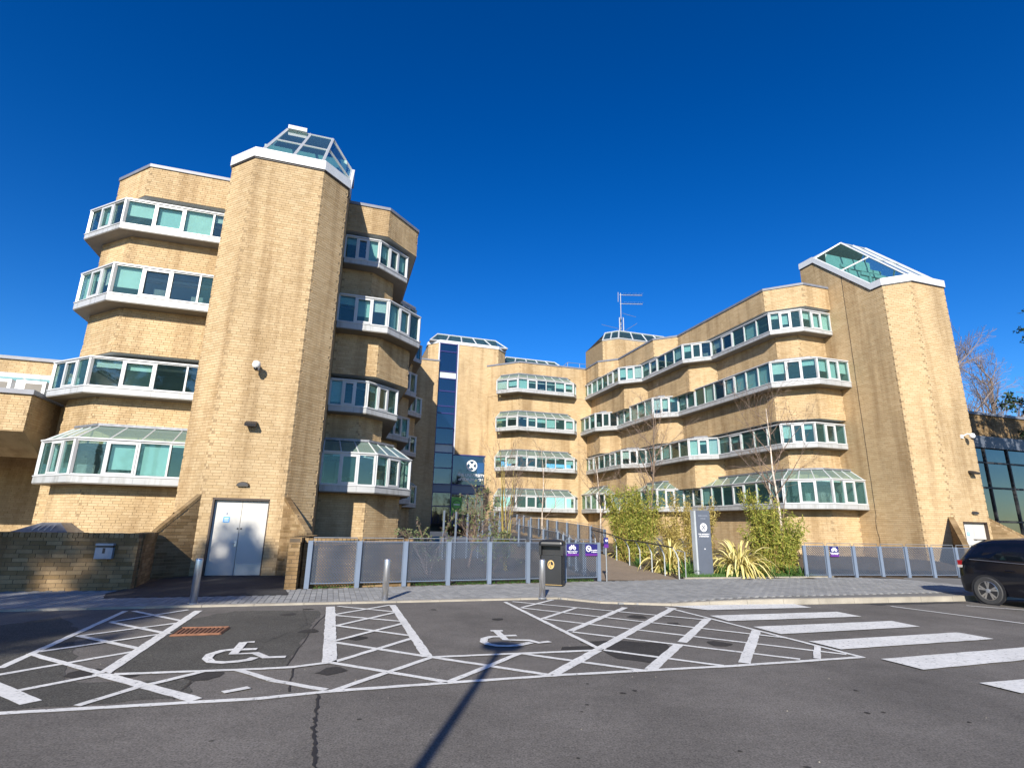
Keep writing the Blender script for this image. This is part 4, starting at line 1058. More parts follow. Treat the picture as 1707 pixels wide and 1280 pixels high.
for i in range(26):
    x, y = rr.uniform(-2.5, 6), rr.uniform(3.2, 6.6); s = rr.uniform(.012, .035)
    sp.face(*[(x + cos(a * pi / 4) * s * rr.uniform(.5, 1.3), y + sin(a * pi / 4) * s * rr.uniform(.5, 1.3), .0035) for a in range(8)])
build(sp, 'chewing_gum_spots', 'stain', road, kind='stuff')

# painted markings
LINES=[ (-6.78,10.35,-5.49,6.5),(-5.59,10.54,-4.27,6.37),(-6.63,10.37,-5.35,9.55),(-5.83,10.61,-6.27,9.3),(-6.24,9.25,-4.87,8.46),(-5.22,9.33,-5.94,8.19),(-5.94,8.19,-4.65,7.5),(-4.95,8.41,-5.68,7.25),(-5.7,7.12,-4.3,6.34),(-4.63,7.34,-5.26,6.24),(-4.3,6.34,-2.85,5.55),(-4.29,6.25,-4.6,5.73),(-5.09,5.92,-4.22,5.38),(-3.59,5.92,-3.74,5.33),(-4.12,6.32,-2.76,6.64),(-2.76,6.64,-2.41,6.75),(-2.41,6.75,-2.07,6.99),(-3.53,5.99,-3.29,6.48),(-4.46,5.03,-2.3,5.61),(-2.3,5.61,-1.71,5.88),(-1.71,5.88,-0.59,6.25),(-0.59,6.25,0.52,6.61),(0.52,6.61,1.64,6.91),(1.64,6.91,2.8,7.21),(2.8,7.21,4.69,7.81),(-2.69,5.78,-2.55,5.93),(-2.93,6.56,-2.45,6.23),(-2.45,6.23,-1.79,5.93),(-3.45,11.33,-2.08,7.0),(-2.32,11.7,-0.99,7.39),(-3.31,11.4,-2.05,10.83),(-2.38,11.69,-3.1,10.39),(-3.08,10.33,-1.72,9.82),(-2.07,10.78,-2.75,9.28),(-2.77,9.36,-1.39,8.63),(-1.71,9.67,-2.4,8.16),(-2.38,8.12,-1.01,7.4),(-1.35,8.52,-2.06,6.97),(-2.07,7.0,-0.6,6.27),(-0.93,7.35,-1.7,5.88),(-0.93,7.35,0.49,6.62),(-0.6,6.27,0.14,7.6),(-0.93,7.35,1.2,7.91),(-0.06,12.45,1.26,7.97),(1.0,12.96,0.29,11.71),(1.41,11.86,0.61,10.39),(2.42,11.99,0.97,9.23),(3.43,12.04,0.51,6.63),(3.69,10.74,2.55,8.57),(2.42,8.35,1.69,6.97),(4.08,9.6,2.95,7.37),(4.43,8.42,4.03,7.69),(0.12,12.54,3.55,10.64),(0.29,11.63,4.28,9.03),(0.66,10.39,4.56,7.98),(0.97,9.23,3.76,7.64),(1.26,7.97,2.61,7.21),(0.18,7.65,1.6,6.89),(3.32,12.11,4.69,7.81),(8.61,12.98,9.71,10.79),(10.6,13.34,11.51,12.73) ]
ZEB=[ [(3.48,12.3),(6.43,13.16),(6.54,12.48),(4.08,11.83)],[(3.85,11.09),(6.78,11.94),(6.91,11.35),(3.98,10.5)],[(4.18,9.96),(7.17,10.88),(7.28,10.3),(4.35,9.32)],[(4.51,8.79),(7.53,9.79),(7.69,9.26),(4.68,8.26)],[(4.87,7.71),(7.94,8.76),(8.16,8.27),(5.03,7.18)],[(5.24,6.62),(8.13,7.48),(8.36,7.0),(5.37,6.24)] ]
SYA= [[(-3.45,7.56),(-3.58,7.46),(-3.62,7.26),(-3.55,7.05),(-3.42,6.9),(-3.27,6.88),(-3.14,6.94),(-3.04,7.03),(-3.03,7.15)],[(-3.42,8.01),(-3.55,7.96),(-3.36,7.3),(-3.12,7.37),(-2.9,7.16),(-2.68,7.21)],[(-3.39,7.54),(-3.2,7.59)]]
SYB= [[(-0.11,8.7),(-0.24,8.67),(-0.33,8.53),(-0.33,8.3),(-0.26,8.15),(-0.13,8.06),(0.02,8.06),(0.17,8.13),(0.34,8.32)],[(-0.18,9.16),(-0.02,8.47),(0.32,8.46),(0.45,8.31),(0.61,8.41)],[(-0.07,8.75),(0.14,8.8)],[(-0.26,9.13),(-0.07,9.15)]]

def stripe(name, p, q, w, z=.008, seed=0, ext=.0):
    rr = random.Random(seed); L = math.hypot(q[0] - p[0], q[1] - p[1]); d = ((q[0] - p[0]) / L, (q[1] - p[1]) / L); n = (-d[1], d[0])
    k = max(2, int(L / .12)); m = MB(); prev = None
    for i in range(k + 1):
        u = -ext + (L + 2 * ext) * i / k; a = w / 2 + rr.uniform(-.006, .006); b = w / 2 + rr.uniform(-.006, .006)
        x, y = p[0] + d[0] * u, p[1] + d[1] * u
        c = ((x - n[0] * a, y - n[1] * a, z), (x + n[0] * b, y + n[1] * b, z))
        if prev: m.face(prev[0], c[0], c[1], prev[1])
        prev = c
    build(m, name, 'paint', road)
WIDE = {1: .13, 10: .13, 12: .16, 28: .17, 29: .13, 46: .12, 47: .14, 48: .14, 49: .14, 50: .14}
for i, l in enumerate(LINES): stripe('bay_line', l[:2], l[2:], WIDE.get(i, .085), .008 + (i % 9) * .0006, i, .02)
for i, q in enumerate(ZEB): sheet(road, 'zebra_stripe', 'paint', wobble(q, .006, .2, 40 + i), .0145)
for k, sym in enumerate((SYA, SYB)):
    m = MB()
    for j, pts in enumerate(sym):
        w = .055; prev = None
        for i, p in enumerate(pts):
            a = pts[max(i - 1, 0)]; b = pts[min(i + 1, len(pts) - 1)]; dx, dy = b[0] - a[0], b[1] - a[1]; L = math.hypot(dx, dy)
            nx, ny = -dy / L * w, dx / L * w; c = ((p[0] - nx, p[1] - ny, .014 + j * .0006), (p[0] + nx, p[1] + ny, .014 + j * .0006))
            if prev: m.face(prev[0], c[0], c[1], prev[1])
            prev = c
    build(m, 'wheelchair_symbol', 'paint', road)
# rusty gully grate
gt = thing('gully_grate', (-4.5, 8.65, 0), 'rusty iron gully grate in the left parking bay', 'grate')
gq = [(-4.73, 8.3), (-4.9, 8.85), (-4.26, 8.99), (-4.14, 8.49)]
sheet(gt, 'pit', 'tar', gq, .006)
b = MB()
for i in range(11):
    f = (i + .5) / 11; p = (gq[0][0] + (gq[3][0] - gq[0][0]) * f, gq[0][1] + (gq[3][1] - gq[0][1]) * f); q = (gq[1][0] + (gq[2][0] - gq[1][0]) * f, gq[1][1] + (gq[2][1] - gq[1][1]) * f)
    b.obox(((p[0] + q[0]) / 2, (p[1] + q[1]) / 2, .012), (Vector((q[0] - p[0], q[1] - p[1], 0)).normalized()), (Vector((-(q[1] - p[1]), q[0] - p[0], 0)).normalized()), (0, 0, 1), math.hypot(q[0] - p[0], q[1] - p[1]) / 2, .017, .008)
build(b, 'bars', 'rust', gt)
b = MB()
for p, q in zip(gq, gq[1:] + gq[:1]): b.tube([(*p, .01), (*q, .01)], .022, 4)
build(b, 'rim', 'rust', gt)

# pavement
def pz(x): t = min(1, max(0, (x - 2.6) / 3.4)); return .03 + .085 * t * t * (3 - 2 * t)
FR = [(-24, 5.25), (1.15, 13.2), (2.0, 12.62), (3.5, 12.42), (7.1, 13.2), (10.95, 14.2), (34, 21.4)]
BK = [(34, 26), (16.5, 20.45), (10.3, 19.15), (5.5, 17.7), (2.73, 17.35), (-4.9, 13.95), (-8.7, 13.1), (-24, 8.3)]
PAV = FR + BK
def inside(p, poly):
    c = False; n = len(poly)
    for i in range(n):
        a, b = poly[i], poly[i - 1]
        if (a[1] > p[1]) != (b[1] > p[1]) and p[0] < (b[0] - a[0]) * (p[1] - a[1]) / (b[1] - a[1]) + a[0]: c = not c
    return c
DRV = [(-8.15, 11.7), (-4.85, 12.80), (-5.3, 13.75), (-6.3, 17.6), (-9.6, 16.5), (-8.75, 13.1), (-8.6, 12.4)]
m = MB()
import bmesh
def grid_sheet(poly, zf, step=.8):
    bm = bmesh.new(); vs_ = [bm.verts.new((p[0], p[1], 0)) for p in poly]; bm.faces.new(vs_)
    xs = [p[0] for p in poly]; x = math.ceil(min(xs) / step) * step
    while x < max(xs):
        bmesh.ops.bisect_plane(bm, geom=bm.verts[:] + bm.edges[:] + bm.faces[:], plane_co=(x, 0, 0), plane_no=(1, 0, 0)); x += step
    for v in bm.verts: v.co.z = zf(v.co.x)
    bmesh.ops.recalc_face_normals(bm, faces=bm.faces[:])
    me = bpy.data.meshes.new('pavement'); bm.to_mesh(me); bm.free(); me.materials.append(M['sheet']); return me
pav = build(grid_sheet(PAV, lambda x: pz(x) - .008), 'pavement', None, kind='structure')
sheet(pav, 'driveway', 'asphalt_dark', DRV, .036)
# block paving, laid square to the kerb
PL, PW, PJ = .24, .12, .006
um = MB(); bx = [(0, 0, 0), (1, 0, 0), (1, 1, 0), (0, 1, 0)]
um.v = [(0, 0, -.03), (PW - PJ, 0, -.03), (PW - PJ, PL - PJ, -.03), (0, PL - PJ, -.03)] + [(.003, .003, 0), (PW - PJ - .003, .003, 0), (PW - PJ - .003, PL - PJ - .003, 0), (.003, PL - PJ - .003, 0)]
um.f = [(4, 5, 6, 7), (0, 1, 5, 4), (1, 2, 6, 5), (2, 3, 7, 6), (3, 0, 4, 7)]; um.uv = [(0, 0)] * 20
ume = um.mesh('paver', 'paver'); cells = []
K0 = (-24, 5.25); rot = atan2(13.2 - 5.25, 25.15); kd = (cos(rot), sin(rot)); kn = (-kd[1], kd[0])
for i in range(0, 330):
    for j in range(-6, 40):
        u = i * PW; w = .16 + j * PL + (i % 2) * PL / 2
        c = (K0[0] + kd[0] * (u + PW / 2) + kn[0] * (w + PL / 2), K0[1] + kd[1] * (u + PW / 2) + kn[1] * (w + PL / 2))
        if c[0] < -13 or c[0] > 17 or not inside(c, PAV): continue
        ok = all(inside((c[0] + sx * .06, c[1] + sy * .06), PAV) for sx, sy in ((1, 1), (-1, 1), (1, -1), (-1, -1)))
        if not ok or inside(c, DRV): continue
        s = seen((c[0], c[1], 0))
        cells.append((s[2] if s and 0 < s[0] < 1707 else 1e6, K0[0] + kd[0] * u + kn[0] * w, K0[1] + kd[1] * u + kn[1] * w, c))
cells.sort(); pm = MB(); rr = random.Random(5)
for i, (dist, x, y, c) in enumerate(cells):
    z = pz(c[0]) + rr.uniform(-.0015, .0015)
    if i < 300:
        o = bpy.data.objects.new('paver', ume); COL.objects.link(o); o.parent = pav; o.location = (x, y, z); o.rotation_euler = (0, 0, rot)
    else: pm.add(um, Matrix.Translation((x, y, z)) @ Matrix.Rotation(rot, 4, 'Z'))
build(pm, 'block_paving', 'paver', pav, kind='stuff')
# kerb stones
rr = random.Random(9)
for (p, q) in zip(FR, FR[1:]):
    L = math.hypot(q[0] - p[0], q[1] - p[1]); k = max(1, round(L / .9)); dv = ((q[0] - p[0]) / L, (q[1] - p[1]) / L); nv = (-dv[1], dv[0])
    if p[0] < -20: i0 = int(10 / L * k)
    else: i0 = 0
    for i in range(i0, k):
        a, b = L * i / k + .004, L * (i + 1) / k - .004; mk = MB()
        P = lambda u, w, z: (p[0] + dv[0] * u + nv[0] * w, p[1] + dv[1] * u + nv[1] * w, z)
        za, zb = pz(P(a, 0, 0)[0]) + .004, pz(P(b, 0, 0)[0]) + .004
        mk.hexa([P(a, -.01, -.05), P(b, -.01, -.05), P(b, .13, -.05), P(a, .13, -.05)], [P(a, .006, za), P(b, .006, zb), P(b, .13, zb), P(a, .13, za)])
        build(mk, 'kerb_stone', 'kerb', pav)

# path up to the entrance, planting bed, courtyard ground
PR = [((2.80, 17.40), (5.45, 17.75), .05), ((2.75, 20.5), (4.75, 20.9), .20), ((2.2, 24.0), (4.2, 24.6), .45), ((-1.0, 33), (1.2, 33.8), 1.0), ((-4.2, 42.5), (-1.6, 43.4), 1.55), ((-5.0, 46), (-2.4, 47), 1.6)]
m = MB()
for a, b in zip(PR, PR[1:]):
    m.face((*a[0], a[2]), (*a[1], a[2]), (*b[1], b[2]), (*b[0], b[2]))
    m.face((*a[1], a[2]), (*a[1], -.1), (*b[1], -.1), (*b[1], b[2])); m.face((*a[0], -.1), (*a[0], a[2]), (*b[0], b[2]), (*b[0], -.1))
build(m, 'path', 'ramp', kind='structure')
cg = MB(); cg.face((-20, 13.5, .02), (-4.9, 14.0, .02), (2.7, 17.3, .02), (1.9, 24, .02), (-4.2, 43, .02), (-30, 43, .02)); build(cg, 'courtyard_ground', 'soil', kind='structure')
BED = [(5.5, 17.72), (10.3, 19.2), (17, 20.5), (40, 25), (40, 46), (3, 46), (4.4, 24.6), (4.8, 20.9)]
def bedz(x, y): return .12 + .30 * min(1, max(0, (y - 18.2 - (x - 5.5) * .28) / 3.5))
bm = bmesh.new(); nx, ny = 48, 40
vv = [[bm.verts.new((2 + i * .8, 17 + j * .75, 0)) for j in range(ny)] for i in range(nx)]
for i in range(nx - 1):
    for j in range(ny - 1):
        c = (2 + i * .8 + .4, 17 + j * .75 + .37)
        if inside(c, [(4.6, 17.4), (10.3, 18.9), (17, 20.2), (40, 24.8), (40, 46), (-3.5, 46), (0, 33.5), (2.9, 24.5), (3.5, 20.5)]): bm.faces.new((vv[i][j], vv[i + 1][j], vv[i + 1][j + 1], vv[i][j + 1]))
rr = random.Random(3)
def edge_x(y):
    for a, b in zip(PR, PR[1:]):
        if a[1][1] <= y <= b[1][1]: f = (y - a[1][1]) / (b[1][1] - a[1][1]); return a[1][0] + (b[1][0] - a[1][0]) * f, a[2] + (b[2] - a[2]) * f
    return (5.45, .05) if y < 18 else (-2.4, 1.6)
for v in bm.verts:
    ex, ez = edge_x(v.co.y); z = bedz(v.co.x, v.co.y) + rr.uniform(-.03, .03); t = min(1, max(0, (v.co.x - ex) / 1.6)); v.co.z = (ez - .05) * (1 - t) + z * t
bmesh.ops.delete(bm, geom=[v for v in bm.verts if not v.link_faces], context='VERTS')
me = bpy.data.meshes.new('planting_bed'); bm.to_mesh(me); bm.free(); me.materials.append(M['soil']); build(me, 'planting_bed', None, kind='structure')
bs = MB(); BE = [(5.45, 17.66), (10.35, 19.12), (11.0, 19.3)]
strip(bs, BE, offset(BE, -.08), -.05, .15); build(bs, 'bed_edging', 'kerb', pav)

# ------------------------------------------------------------------ perforated fences
def fence(name, label, pts, zb, hgt=1.12, hoop=True, post_w=.055, perf='perf', group=None, zf=None, lean=0):
    t = thing(name, (*pts[0], zb), label, 'fence', group)
    zf = zf or (lambda p: zb)
    for p in pts:
        i = pts.index(p); q = pts[min(i + 1, len(pts) - 1)]; o = pts[max(i - 1, 0)]
        dv = Vector((q[0] - o[0], q[1] - o[1], 0)).normalized(); nv = Vector((dv.y, -dv.x, 0)); z = zf(p)
        m = MB(); m.obox((p[0] + nv.x * .03, p[1] + nv.y * .03, z + hgt / 2), dv, nv, (0, 0, 1), post_w, .03, hgt / 2); m.obox((p[0] - dv.x * .0 - nv.x * .03, p[1] - nv.y * .03, z + hgt / 2), dv, nv, (0, 0, 1), .012, .03, hgt / 2 - .01)
        build(m, 'post', 'steel_blue', t)
    for p, q in zip(pts, pts[1:]):
        L = math.hypot(q[0] - p[0], q[1] - p[1]); dv = ((q[0] - p[0]) / L, (q[1] - p[1]) / L); g = .06
        P = lambda u, z: (p[0] + dv[0] * u, p[1] + dv[1] * u, z)
        z0, z1 = zf(p), zf(q); zz = lambda u: z0 + (z1 - z0) * u / L
        m = MB(); u0, u1 = g, L - g; a, b = .11, hgt - .02
        m.face(P(u0, zz(u0) + a), P(u1, zz(u1) + a), P(u1, zz(u1) + b), P(u0, zz(u0) + b), uv=[(u0, a), (u1, a), (u1, b), (u0, b)])
        pn = build(m, 'panel', perf, t, uv=True)
        f = MB(); w = .012
        for e in (a, b): f.tube([P(u0, zz(u0) + e), P(u1, zz(u1) + e)], w, 4)
        for u in (u0, u1): f.tube([P(u, zz(u) + a), P(u, zz(u) + b)], w, 4)
        build(f, 'panel_edge', 'steel_blue', pn)
        if hoop:
            f = MB(); h = hgt + .075; f.tube([P(.07, zz(.07) + hgt - .03), P(.07, zz(.07) + h), P(L - .07, zz(L - .07) + h), P(L - .07, zz(L - .07) + hgt - .03)], .011, 5); build(f, 'hoop_rail', 'rail_steel', t)
    return t
A0, A1 = (-4.90, 13.98), (2.73, 17.33)
FP = [(A0[0] + (A1[0] - A0[0]) * i / 7, A0[1] + (A1[1] - A0[1]) * i / 7) for i in range(8)]
fence('perforated_fence', 'blue-grey perforated steel fence left of the path, behind bollards and bin', FP, .03)
FQ = [(9.95, 19.09)] + [(10.8 + i * 1.044, 19.26 + i * .204) for i in range(13)]
fence('perforated_fence', 'blue-grey perforated steel fence right of the planting, behind the car', FQ, .08, 1.06)
RP = lambda k: (lambda p: None)
def rampz(p):
    for a, b in zip(PR, PR[1:]):
        if a[0][1] <= p[1] <= b[1][1] + .5: 
            f = min(1, max(0, (p[1] - a[0][1]) / (b[0][1] - a[0][1]))); return a[2] + (b[2] - a[2]) * f
    return 1.6
lerp2 = lambda a, b, f: (a[0] + (b[0] - a[0]) * f, a[1] + (b[1] - a[1]) * f)
lf = [lerp2((2.55, 19.2), (2.1, 24), f / 4) for f in range(4)] + [lerp2((2.1, 24), (-1.1, 33), f / 6) for f in range(6)] + [lerp2((-1.1, 33), (-4.3, 42.5), f / 6) for f in range(7)]
fence('ramp_balustrade', 'sloping grey balustrade on the near side of the ramp', lf, 0, 1.05, zf=lambda p: rampz(p) - .12)
rf = [lerp2((4.2, 24.8), (1.3, 33.8), f / 7) for f in range(7)] + [lerp2((1.3, 33.8), (-1.5, 43.2), f / 7) for f in range(8)]
fence('ramp_balustrade', 'sloping grey balustrade on the far side of the ramp', rf, 0, 1.05, zf=lambda p: rampz(p) + .02)
bf = [(5.2 + i * 1.3, 27.0 + i * .12) for i in range(4)]
fence('perforated_fence', 'dark perforated screen deep in the planting before the right wing', bf, .35, .8)
# palisade-like upright fins left of the ramp
pal = thing('upright_screen', (-3, 26, 0), 'row of upright grey steel fins left of the ramp', 'screen')
for i in range(9):
    x, y = -3.1 + i * .52, 26.5 + i * .55; m = MB(); m.obox((x, y, 1.12 - i * .02), (.7, .7, 0), (.7, -.7, 0), (0, 0, 1), .02, .05, 1.12 - i * .02); build(m, 'fin', 'steel_blue', pal)
m = MB(); m.obox((-1.1, 28.75, .55), (.69, .73, 0), (.73, -.69, 0), (0, 0, 1), 3.1, .03, .5); build(m, 'screen_panel', 'sign_face', pal)

# handrail beside the path
hr = thing('handrail', (5.3, 17.9, 0), 'dark handrail on bent pale posts along the right edge of the path', 'handrail')
hp = [lerp2((5.36, 17.95), (4.55, 21.4), f / 4) for f in range(5)] + [lerp2((4.55, 21.4), (3.9, 25.5), f / 3) for f in range(1, 4)]
for i, p in enumerate(hp):
    z = rampz(p); m = MB(); m.tube([(p[0], p[1], z - .1), (p[0], p[1], z + .6), (p[0] - .06, p[1], z + .78), (p[0] - .16, p[1], z + .93)], [.02, .022, .019, .013], 6); build(m, 'post', 'sign_side', hr)
m = MB(); m.tube([(p[0] - .17, p[1], rampz(p) + .95) for p in hp], .024, 8); build(m, 'rail', 'dark_metal', hr)
m = MB(); m.tube([(5.5, 17.72, 0), (5.5, 17.72, .9), (5.3, 17.85, .95)], .018, 6); build(m, 'end_post', 'stainless', hr)
m = MB(); m.tube([(2.98, 17.35, 0), (2.98, 17.35, 1.0)], .022, 8)
sp = thing('sign_post', (2.98, 17.35, 0), 'slim steel post with a small purple sign beside the fence end', 'sign post'); build(m, 'post', 'stainless', sp)
m = MB(); m.obox((2.98, 17.32, 1.15), (.97, .24, 0), (.24, -.97, 0), (0, 0, 1), .07, .008, .15); build(m, 'plate', 'sign', sp)
m = MB(); m.obox((2.98, 17.31, 1.05), (.97, .24, 0), (.24, -.97, 0), (0, 0, 1), .07, .008, .05); build(m, 'plate_base', 'sign_purple', sp)
m = MB(); m.obox((2.99, 17.305, 1.21), (.97, .24, 0), (.24, -.97, 0), (0, 0, 1), .03, .008, .03); build(m, 'arrow', 'print', sp)

# signs on the fences
def fence_sign(p, dirv, z, w, h, kind, label):
    t = thing('fence_sign', (p[0], p[1], z), label, 'sign'); dv = Vector((*dirv, 0)).normalized(); F = face_frame((p[0] + dv.y * .045, p[1] - dv.x * .045, z), (dv.x, dv.y))
    wbox(t, 'plate', 'sign', F, -w / 2, w / 2, 0, h, 0, .004); wbox(t, 'footer', 'sign_purple', F, -w / 2, w / 2, 0, h * .2, .0045, .006)
    if kind == 'bike':
        m = MB(); r = h * .15
        def rg(cx, cy, r0, r1):
            for i in range(20):
                a, b = 2 * pi * i / 20, 2 * pi * (i + 1) / 20; m.face(*[F @ Vector((cx + cos(x) * q, cy + sin(x) * q, .007)) for x, q in ((a, r0), (a, r1), (b, r1), (b, r0))])
        cy = h * .66
        for sx in (-1, 1): rg(sx * r * 1.35, cy, r * .62, r)
        def ln(a, b, t_=.016):
            dx, dy = b[0] - a[0], b[1] - a[1]; L = math.hypot(dx, dy); nx, ny = -dy / L * t_, dx / L * t_
            m.face(*[F @ Vector((x, y, .0075)) for x, y in ((a[0] - nx, a[1] - ny), (b[0] - nx, b[1] - ny), (b[0] + nx, b[1] + ny), (a[0] + nx, a[1] + ny))])
        k = r
        ln((-1.35 * k, cy), (-.6 * k, cy + 1.1 * k)); ln((-.6 * k, cy + 1.1 * k), (.8 * k, cy + 1.1 * k)); ln((.8 * k, cy + 1.1 * k), (1.35 * k, cy)); ln((-.6 * k, cy + 1.1 * k), (.05 * k, cy)); ln((.05 * k, cy), (.8 * k, cy + 1.1 * k)); ln((-.9 * k, cy + 1.5 * k), (-.3 * k, cy + 1.5 * k)); ln((.6 * k, cy + 1.6 * k), (1.1 * k, cy + 1.5 * k)); ln((-1.35 * k, cy), (.05 * k, cy))
        build(m, 'bicycle_symbol', 'print', t)
        for i, s in enumerate(('Bicycles secured here', 'may be removed')): on_wall(text_mesh(s, h * .12, 'print', bold=.002), F @ Matrix.Translation((0, h * (.38 - i * .12), .008)), t, 'lettering')
    else:
        m = MB(); r = h * .27; cx, cy = -w * .24, h * .62
        for i in range(24):
            a, b = 2 * pi * i / 24, 2 * pi * (i + 1) / 24; m.face(*[F @ Vector((cx + cos(x) * q, cy + sin(x) * q, .007)) for x, q in ((a, r * .72), (a, r), (b, r), (b, r * .72))])
        m.face(*[F @ Vector((cx + x * r, cy + y * r, .0075)) for x, y in ((-.75, .5), (-.5, .75), (.75, -.5), (.5, -.75))]); m.face(*[F @ Vector((cx + x * r, cy + y * r, .007)) for x, y in ((-.5, -.1), (.5, -.1), (.5, .12), (-.5, .12))])
        build(m, 'no_smoking_symbol', 'print', t)
        for i, s in enumerate(('No smoking', 'in this area')): on_wall(text_mesh(s, h * .135, 'print', bold=.002, align='RIGHT'), F @ Matrix.Translation((w * .45, h * (.48 - i * .15), .008)), t, 'lettering')
    return t
fd = (A1[0] - A0[0], A1[1] - A0[1])
fence_sign(lerp2(FP[6], FP[7], .22), fd, .76, .44, .34, 'bike', 'purple bicycle notice on the fence, half behind the litter bin')
fence_sign(lerp2(FP[6], FP[7], .78), fd, .76, .44, .34, 'smoke', 'purple no-smoking notice on the last panel of the left fence')
fence_sign(lerp2(FQ[1], FQ[2], .27), (1.044, .204), .78, .34, .33, 'bike', 'small purple bicycle notice on the right fence')

# ------------------------------------------------------------------ bollards and bin
bo = thing('bollard', (-6.10, 11.27, .03), 'leftmost stainless steel bollard, standing before the double doors', 'bollard', 'steel bollards along the kerb', local=True)
m = MB(); m.lathe((0, 0, 0), [(.068, 0), (.068, .80), (.064, .82), (.045, .835)], 24); build(m, 'post', 'stainless', bo, smooth=True)
m = MB(); m.lathe((0, 0, 0), [(.10, -.01), (.10, .006), (.07, .01)], 20); build(m, 'base_ring', 'kick', bo)
copy_thing(bo, (-2.59, 12.19, .03), 0, 'middle stainless steel bollard, before the perforated fence')
copy_thing(bo, (.775, 13.08, .03), 0, 'stainless steel bollard in front of the black litter bin')

bn = thing('litter_bin', (1.22, 15.75, .03), 'black plastic litter bin with domed hood and gold emblem', 'bin')
def rrect(w, d, r, n=4):
    out = []
    for cx, cy, a0 in ((w - r, -d + r, -pi / 2), (w - r, d - r, 0), (-w + r, d - r, pi / 2), (-w + r, -d + r, pi)):
        for i in range(n + 1): a = a0 + pi / 2 * i / n; out.append((cx + cos(a) * r, cy + sin(a) * r))
    return out
ba = radians(-14); BM = Matrix.Translation((1.22, 15.85, .03)) @ Matrix.Rotation(ba, 4, 'Z')
def loft(rings, smooth=False, cap=True):
    m = MB(); base = []
    for poly, z in rings: base.append(len(m.v)); m.v += [tuple(BM @ Vector((p[0], p[1], z))) for p in poly]
    n = len(rings[0][0])
    for a, b in zip(base, base[1:]):
        for j in range(n): m.f.append((a + j, a + (j + 1) % n, b + (j + 1) % n, b + j)); m.uv += [(0, 0)] * 4
    if cap: m.f.append(tuple(base[-1] + j for j in range(n))); m.uv += [(0, 0)] * n
    return m
build(loft([(rrect(.33, .27, .07), 0.0), (rrect(.33, .27, .07), .04), (rrect(.315, .255, .06), .045), (rrect(.315, .255, .06), .80), (rrect(.30, .24, .06), .805)]), 'bin_body', 'black', bn)
build(loft([(rrect(.345, .285, .08), 1.05), (rrect(.35, .29, .08), 1.10), (rrect(.34, .28, .08), 1.15), (rrect(.27, .23, .08), 1.20), (rrect(.12, .1, .06), 1.225)]), 'bin_hood', 'black', bn, smooth=False)
m = MB()
for x0, x1, y0, y1 in ((-.335, -.27, -.28, .28), (.27, .335, -.28, .28), (-.27, .27, .2, .28)):
    m.hexa([BM @ Vector(p) for p in ((x0, y0, .80), (x1, y0, .80), (x1, y1, .80), (x0, y1, .80))], [BM @ Vector(p) for p in ((x0, y0, 1.06), (x1, y0, 1.06), (x1, y1, 1.06), (x0, y1, 1.06))])
m.hexa([BM @ Vector(p) for p in ((-.27, -.05, .80), (.27, -.05, .80), (.27, .2, .80), (-.27, .2, .80))], [BM @ Vector(p) for p in ((-.27, -.05, 1.06), (.27, -.05, 1.06), (.27, .2, 1.06), (-.27, .2, 1.06))])
build(m, 'aperture', 'black', bn)
m = MB(); cy = .56
for i in range(24):
    a, b = 2 * pi * i / 24, 2 * pi * (i + 1) / 24; m.face(*[BM @ Vector((cos(x) * q * .8, -.2575, cy + sin(x) * q)) for x, q in ((a, .085), (a, .115), (b, .115), (b, .085))])
m.face(*[BM @ Vector((x, -.258, cy + z)) for x, z in ((-.045, -.07), (-.01, -.07), (-.005, .05), (-.04, .03))]); m.face(*[BM @ Vector((x, -.258, cy + z)) for x, z in ((.01, -.07), (.05, -.07), (.05, -.01), (.01, -.01))])
m.obox(BM @ Vector((-.02, -.257, cy + .075)), BM.to_3x3() @ Vector((1, 0, 0)), BM.to_3x3() @ Vector((0, 1, 0)), (0, 0, 1), .015, .002, .015)
build(m, 'emblem', 'gold', bn)
m = MB(); m.hexa([BM @ Vector(p) for p in ((-.31, -.275, .035), (.31, -.275, .035), (.31, -.26, .035), (-.31, -.26, .035))], [BM @ Vector(p) for p in ((-.31, -.275, .045), (.31, -.275, .045), (.31, -.26, .045), (-.31, -.26, .045))]); build(m, 'gold_line', 'gold', bn)
m = MB()
for i in range(9): m.hexa([BM @ Vector(p) for p in ((.315, -.2, .12 + i * .075), (.33, -.2, .12 + i * .075), (.33, .2, .12 + i * .075), (.315, .2, .12 + i * .075))], [BM @ Vector(p) for p in ((.315, -.2, .155 + i * .075), (.33, -.2, .155 + i * .075), (.33, .2, .155 + i * .075), (.315, .2, .155 + i * .075))])
build(m, 'side_ribs', 'black', bn)

# ------------------------------------------------------------------ totem sign
tt = thing('totem_sign', (6.3, 18.6, 0), 'dark blue-grey totem sign with white round emblem and lettering among the plants', 'sign')
ta = atan2(.30, .95); TM = Matrix.Translation((6.36, 18.58, 0)) @ Matrix.Rotation(ta, 4, 'Z')
def tbox(parent, name, mat, x0, x1, y0, y1, z0, z1):
    m = MB(); m.hexa([TM @ Vector(p) for p in ((x0, y0, z0), (x1, y0, z0), (x1, y1, z0), (x0, y1, z0))], [TM @ Vector(p) for p in ((x0, y0, z1), (x1, y0, z1), (x1, y1, z1), (x0, y1, z1))]); return build(m, name, mat, parent)
tbox(tt, 'core', 'sign_side', -.31, .285, -.09, .10, 0, 2.19); tbox(tt, 'front_panel', 'sign_face', -.245, .29, -.105, -.091, .0, 2.20)
FT = face_frame(TM @ Vector((0.02, -.108, 0)), (cos(ta), sin(ta)))
